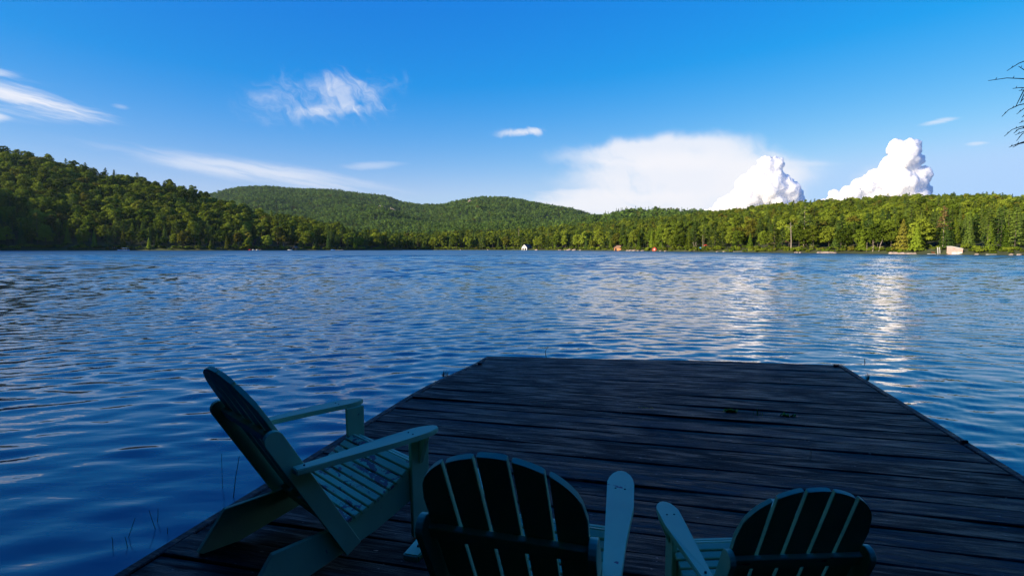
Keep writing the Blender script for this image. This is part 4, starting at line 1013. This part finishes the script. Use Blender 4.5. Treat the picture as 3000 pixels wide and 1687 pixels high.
# conifer whose bare twigs reach into the picture at the upper right
M_twig = simple('dark_twig_bark', (0.035, 0.03, 0.028), .9, .3, 20)
nt = empty('near_tree', (6.6, -1.2, .2)); tag(nt, 'dark bare conifer twigs reaching in at the upper right edge', 'tree')
bm = bmesh.new(); tube(bm, [(0, 0, -.5), (.05, .1, 4), (.1, 0, 9), (0, 0, 14)], [.24, .2, .14, .03], 9); bm_obj('trunk', bm, M_bark, nt, smooth=True)
NB0 = Vector((6.6, -1.2, .2))
def at_px(px, py, dist):
    c, s = math.cos(R(4.164)), math.sin(R(4.164)); rx = (px - CX) / FPX; ru = (843.5 - py) / FPX
    return Vector((rx, c + ru * s, -s + ru * c)) * dist + Vector((0, 0, CAM_Z))
bm = bmesh.new()
lp = [Vector((6.6, -1.1, 4.6)), Vector((5.4, .8, 4.35)), at_px(3120, 190, 3.3), at_px(3030, 240, 3.1), at_px(3022, 330, 3.05), at_px(3030, 430, 3.0)]
tube(bm, [p - NB0 for p in lp], [.07, .05, .028, .014, .009, .004], 7); limb = bm_obj('bough', bm, M_twig, nt, smooth=True)
tw = [[(3040, 165), (2985, 186), (2950, 208)], [(3035, 215), (3000, 205), (2984, 195)], [(3035, 238), (2995, 231), (2950, 229), (2895, 237)], [(3030, 262), (2990, 257), (2967, 260)], [(3030, 268), (3003, 264), (2985, 266)],
      [(3020, 245), (2998, 268), (2984, 296), (2975, 314)], [(3025, 300), (2985, 308), (2955, 322), (2935, 342)], [(3025, 305), (3000, 318), (2978, 335)], [(3030, 330), (3005, 336), (2994, 344)],
      [(3030, 350), (3002, 354), (2986, 361)], [(3030, 368), (2992, 371), (2965, 380), (2942, 400)], [(3015, 372), (2985, 378), (2970, 391)], [(3028, 385), (2998, 386), (2974, 396)], [(3025, 380), (2995, 392), (2978, 413)],
      [(3030, 412), (2995, 417), (2972, 425), (2956, 432)], [(3015, 415), (2985, 422), (2967, 432)], [(3010, 255), (2994, 290), (2990, 300)], [(3020, 280), (2996, 292), (2988, 303)]]
for k, pl in enumerate(tw):
    bm = bmesh.new(); dist = 3.05 + .12 * math.sin(k * 2.1); P3 = [at_px(a, c, dist + .03 * i) - NB0 for i, (a, c) in enumerate(pl)]
    tube(bm, P3, [.0032 * (1 - .55 * i / (len(P3) - 1)) for i in range(len(P3))], 5); t_ = bm_obj('twig', bm, M_twig, nt, smooth=True)
    for i in range(1, len(P3)):      # little bud spurs
        bm2 = bmesh.new(); mdl = P3[i - 1].lerp(P3[i], .6); tube(bm2, [mdl, mdl + Vector((.006, 0, .012))], [.0025, .001], 4); bm_obj('bud', bm2, M_twig, t_)

# ------------------------------------------------------------------ water plants and growth on the dock
M_reed = simple('reed_stem', (0.050, 0.055, 0.025), .8, .3, 20)
M_moss = simple('yellow_moss', (0.42, 0.36, 0.03), .95, .4, 60); M_green = simple('green_seedling', (0.15, 0.40, 0.04), .8, .3, 40); M_rust = simple('rust_moss', (0.26, 0.08, 0.03), .95, .4, 60); M_straw = simple('dry_straw', (0.28, 0.23, 0.13), .9, .3, 30)
def reed(name, pix, label, rad=.0019, group='thin reeds standing in the water', z=-.02):
    p0 = ground(pix[0][0], pix[0][1], 0.0); D = p0.y; pts = []
    for (a, c) in pix:
        q = at_px(a, c, 1.0) - Vector((0, 0, CAM_Z)); pts.append(Vector((0, 0, CAM_Z)) + q * (D / q.y))
    pts = [pts[0] + Vector((0, 0, -.15))] + pts; bm = bmesh.new(); base = pts[1].copy(); base.z = 0
    tube(bm, [p - base for p in pts], [rad] + [rad * (1 - .5 * i / len(pts)) for i in range(len(pts) - 1)], 5)
    o = bm_obj(name, bm, M_reed, None, smooth=True, loc=base); return tag(o, label, 'reed', group)
reed('reed', [(652, 1425), (650, 1370), (649, 1328)], 'dark upright reed behind the left chair back')
reed('reed', [(684, 1456), (690, 1400), (701, 1336)], 'thin slanting reed just left of the left chair back', .003)
reed('reed', [(331, 1608), (330, 1580), (327, 1572)], 'leftmost short reed in the water at lower left')
reed('reed', [(374, 1604), (370, 1585), (366, 1571)], 'second short reed from the left at lower left')
reed('reed', [(377, 1572), (386, 1545), (396, 1516)], 'slanting reed with a pale tip at lower left')
reed('reed', [(455, 1548), (445, 1520), (437, 1494)], 'reed with a dark seed head at lower left')
reed('reed', [(461, 1527), (463, 1508), (463, 1488)], 'straight reed beside the seed-headed reed')
reed('reed', [(491, 1562), (491, 1552), (490, 1544)], 'short reed nearest the dock edge at lower left')
reed('reed', [(1600, 1046), (1597, 1030), (1606, 1014)], 'forked dry stalk standing beyond the far edge of the dock', .006)
reed('reed', [(2534, 1062), (2533, 1056), (2534, 1050)], 'short stalk in the water right of the dock end', .006)
def tuft(name, px, py, n, h, spread, mat, label, cat, seed, width=.004, up=.6):
    p = ground(px, py); q = to_dock(p); z = DZ + (dock_sag(q.x, q.y) if abs(q.x) < 2.5 else -.05); r = random.Random(seed); bm = bmesh.new()
    for k in range(n):
        a = r.uniform(0, 6.28); l = h * r.uniform(.5, 1.1); o_ = Vector((r.gauss(0, spread), r.gauss(0, spread * .3), -.008)); dr = Vector((math.cos(a) * (1 - up), math.sin(a) * (1 - up), up)).normalized()
        sd2 = Vector((-dr.y, dr.x, 0)).normalized() * width * r.uniform(.6, 1.4); tip = o_ + dr * l; mid_ = o_ + dr * l * .55 + Vector((0, 0, .1 * l))
        a0, a1, b0, b1, t0 = [bm.verts.new(x) for x in (o_ - sd2, o_ + sd2, mid_ - sd2 * .9, mid_ + sd2 * .9, tip)]
        bm.faces.new((a0, a1, b1, b0)); bm.faces.new((b0, b1, t0))
    o = bm_obj(name, bm, mat, None, loc=(p.x, p.y, z), rot=(0, 0, -DYAW)); return tag(o, label, cat)
tuft('moss_tuft', 1552, 1177, 110, .018, .045, M_rust, 'rust brown moss tuft growing in a plank gap', 'moss', 1)
tuft('moss_tuft', 1590, 1180, 60, .014, .045, M_green, 'green moss growing right of the rust brown tuft', 'moss', 2)
tuft('moss_tuft', 1890, 1195, 120, .018, .035, M_moss, 'yellow brown moss strip in a plank gap at the dock middle', 'moss', 3)
tuft('moss_tuft', 2140, 1204, 120, .035, .022, M_moss, 'round yellow green clump growing on the planks', 'plant', 4, .006)
tuft('seedling', 2300, 1216, 26, .035, .035, M_green, 'small bright green seedling right of the yellow clump', 'plant', 5, .008)
tuft('grass_tuft', 2220, 1214, 8, .07, .02, M_green, 'few thin grass blades between yellow clump and green seedling', 'plant', 6, .002, .85)
tuft('dry_stalk', 2288, 1117, 3, .10, .012, M_straw, 'pale dry stalk standing on the far planks', 'plant', 7, .002, .85)
tuft('dry_stalk', 2372, 1345, 2, .09, .01, M_straw, 'thin dry stalk near the right of the dock', 'plant', 8, .0015, .9)
tuft('weed_tuft', 1302, 1092, 26, .10, .03, M_reed, 'dark weed tuft on the left dock edge', 'plant', 9, .003, .7)
tuft('weed_tuft', 2541, 1112, 14, .10, .012, M_reed, 'small dark weed on the right dock edge near the corner', 'plant', 10, .003, .75)

# ------------------------------------------------------------------ haze: even air from the dock to behind the mountain
hm = bpy.data.materials.new('haze'); hm.use_nodes = True; hm.node_tree.nodes.clear(); hb_ = NB(hm.node_tree)
ho = hb_.new('ShaderNodeOutputMaterial'); pv = hb_.new('ShaderNodeVolumePrincipled')
pv.inputs['Color'].default_value = (0.62, 0.82, 1.0, 1); pv.inputs['Density'].default_value = 3.2e-5; pv.inputs['Anisotropy'].default_value = 0.25
hb_.l.new(pv.outputs[0], ho.inputs['Volume'])
bm = bmesh.new(); box(bm, (0, 1250, 170), (4600, 3000, 350)); hz = bm_obj('haze', bm, hm, None); tag(hz, kind='stuff'); hz['label'] = 'thin blue summer haze over the lake'
hm.cycles.homogeneous_volume = True; hm.cycles.volume_sampling = 'DISTANCE'
cy.volume_bounces = 0; cy.volume_max_steps = 64
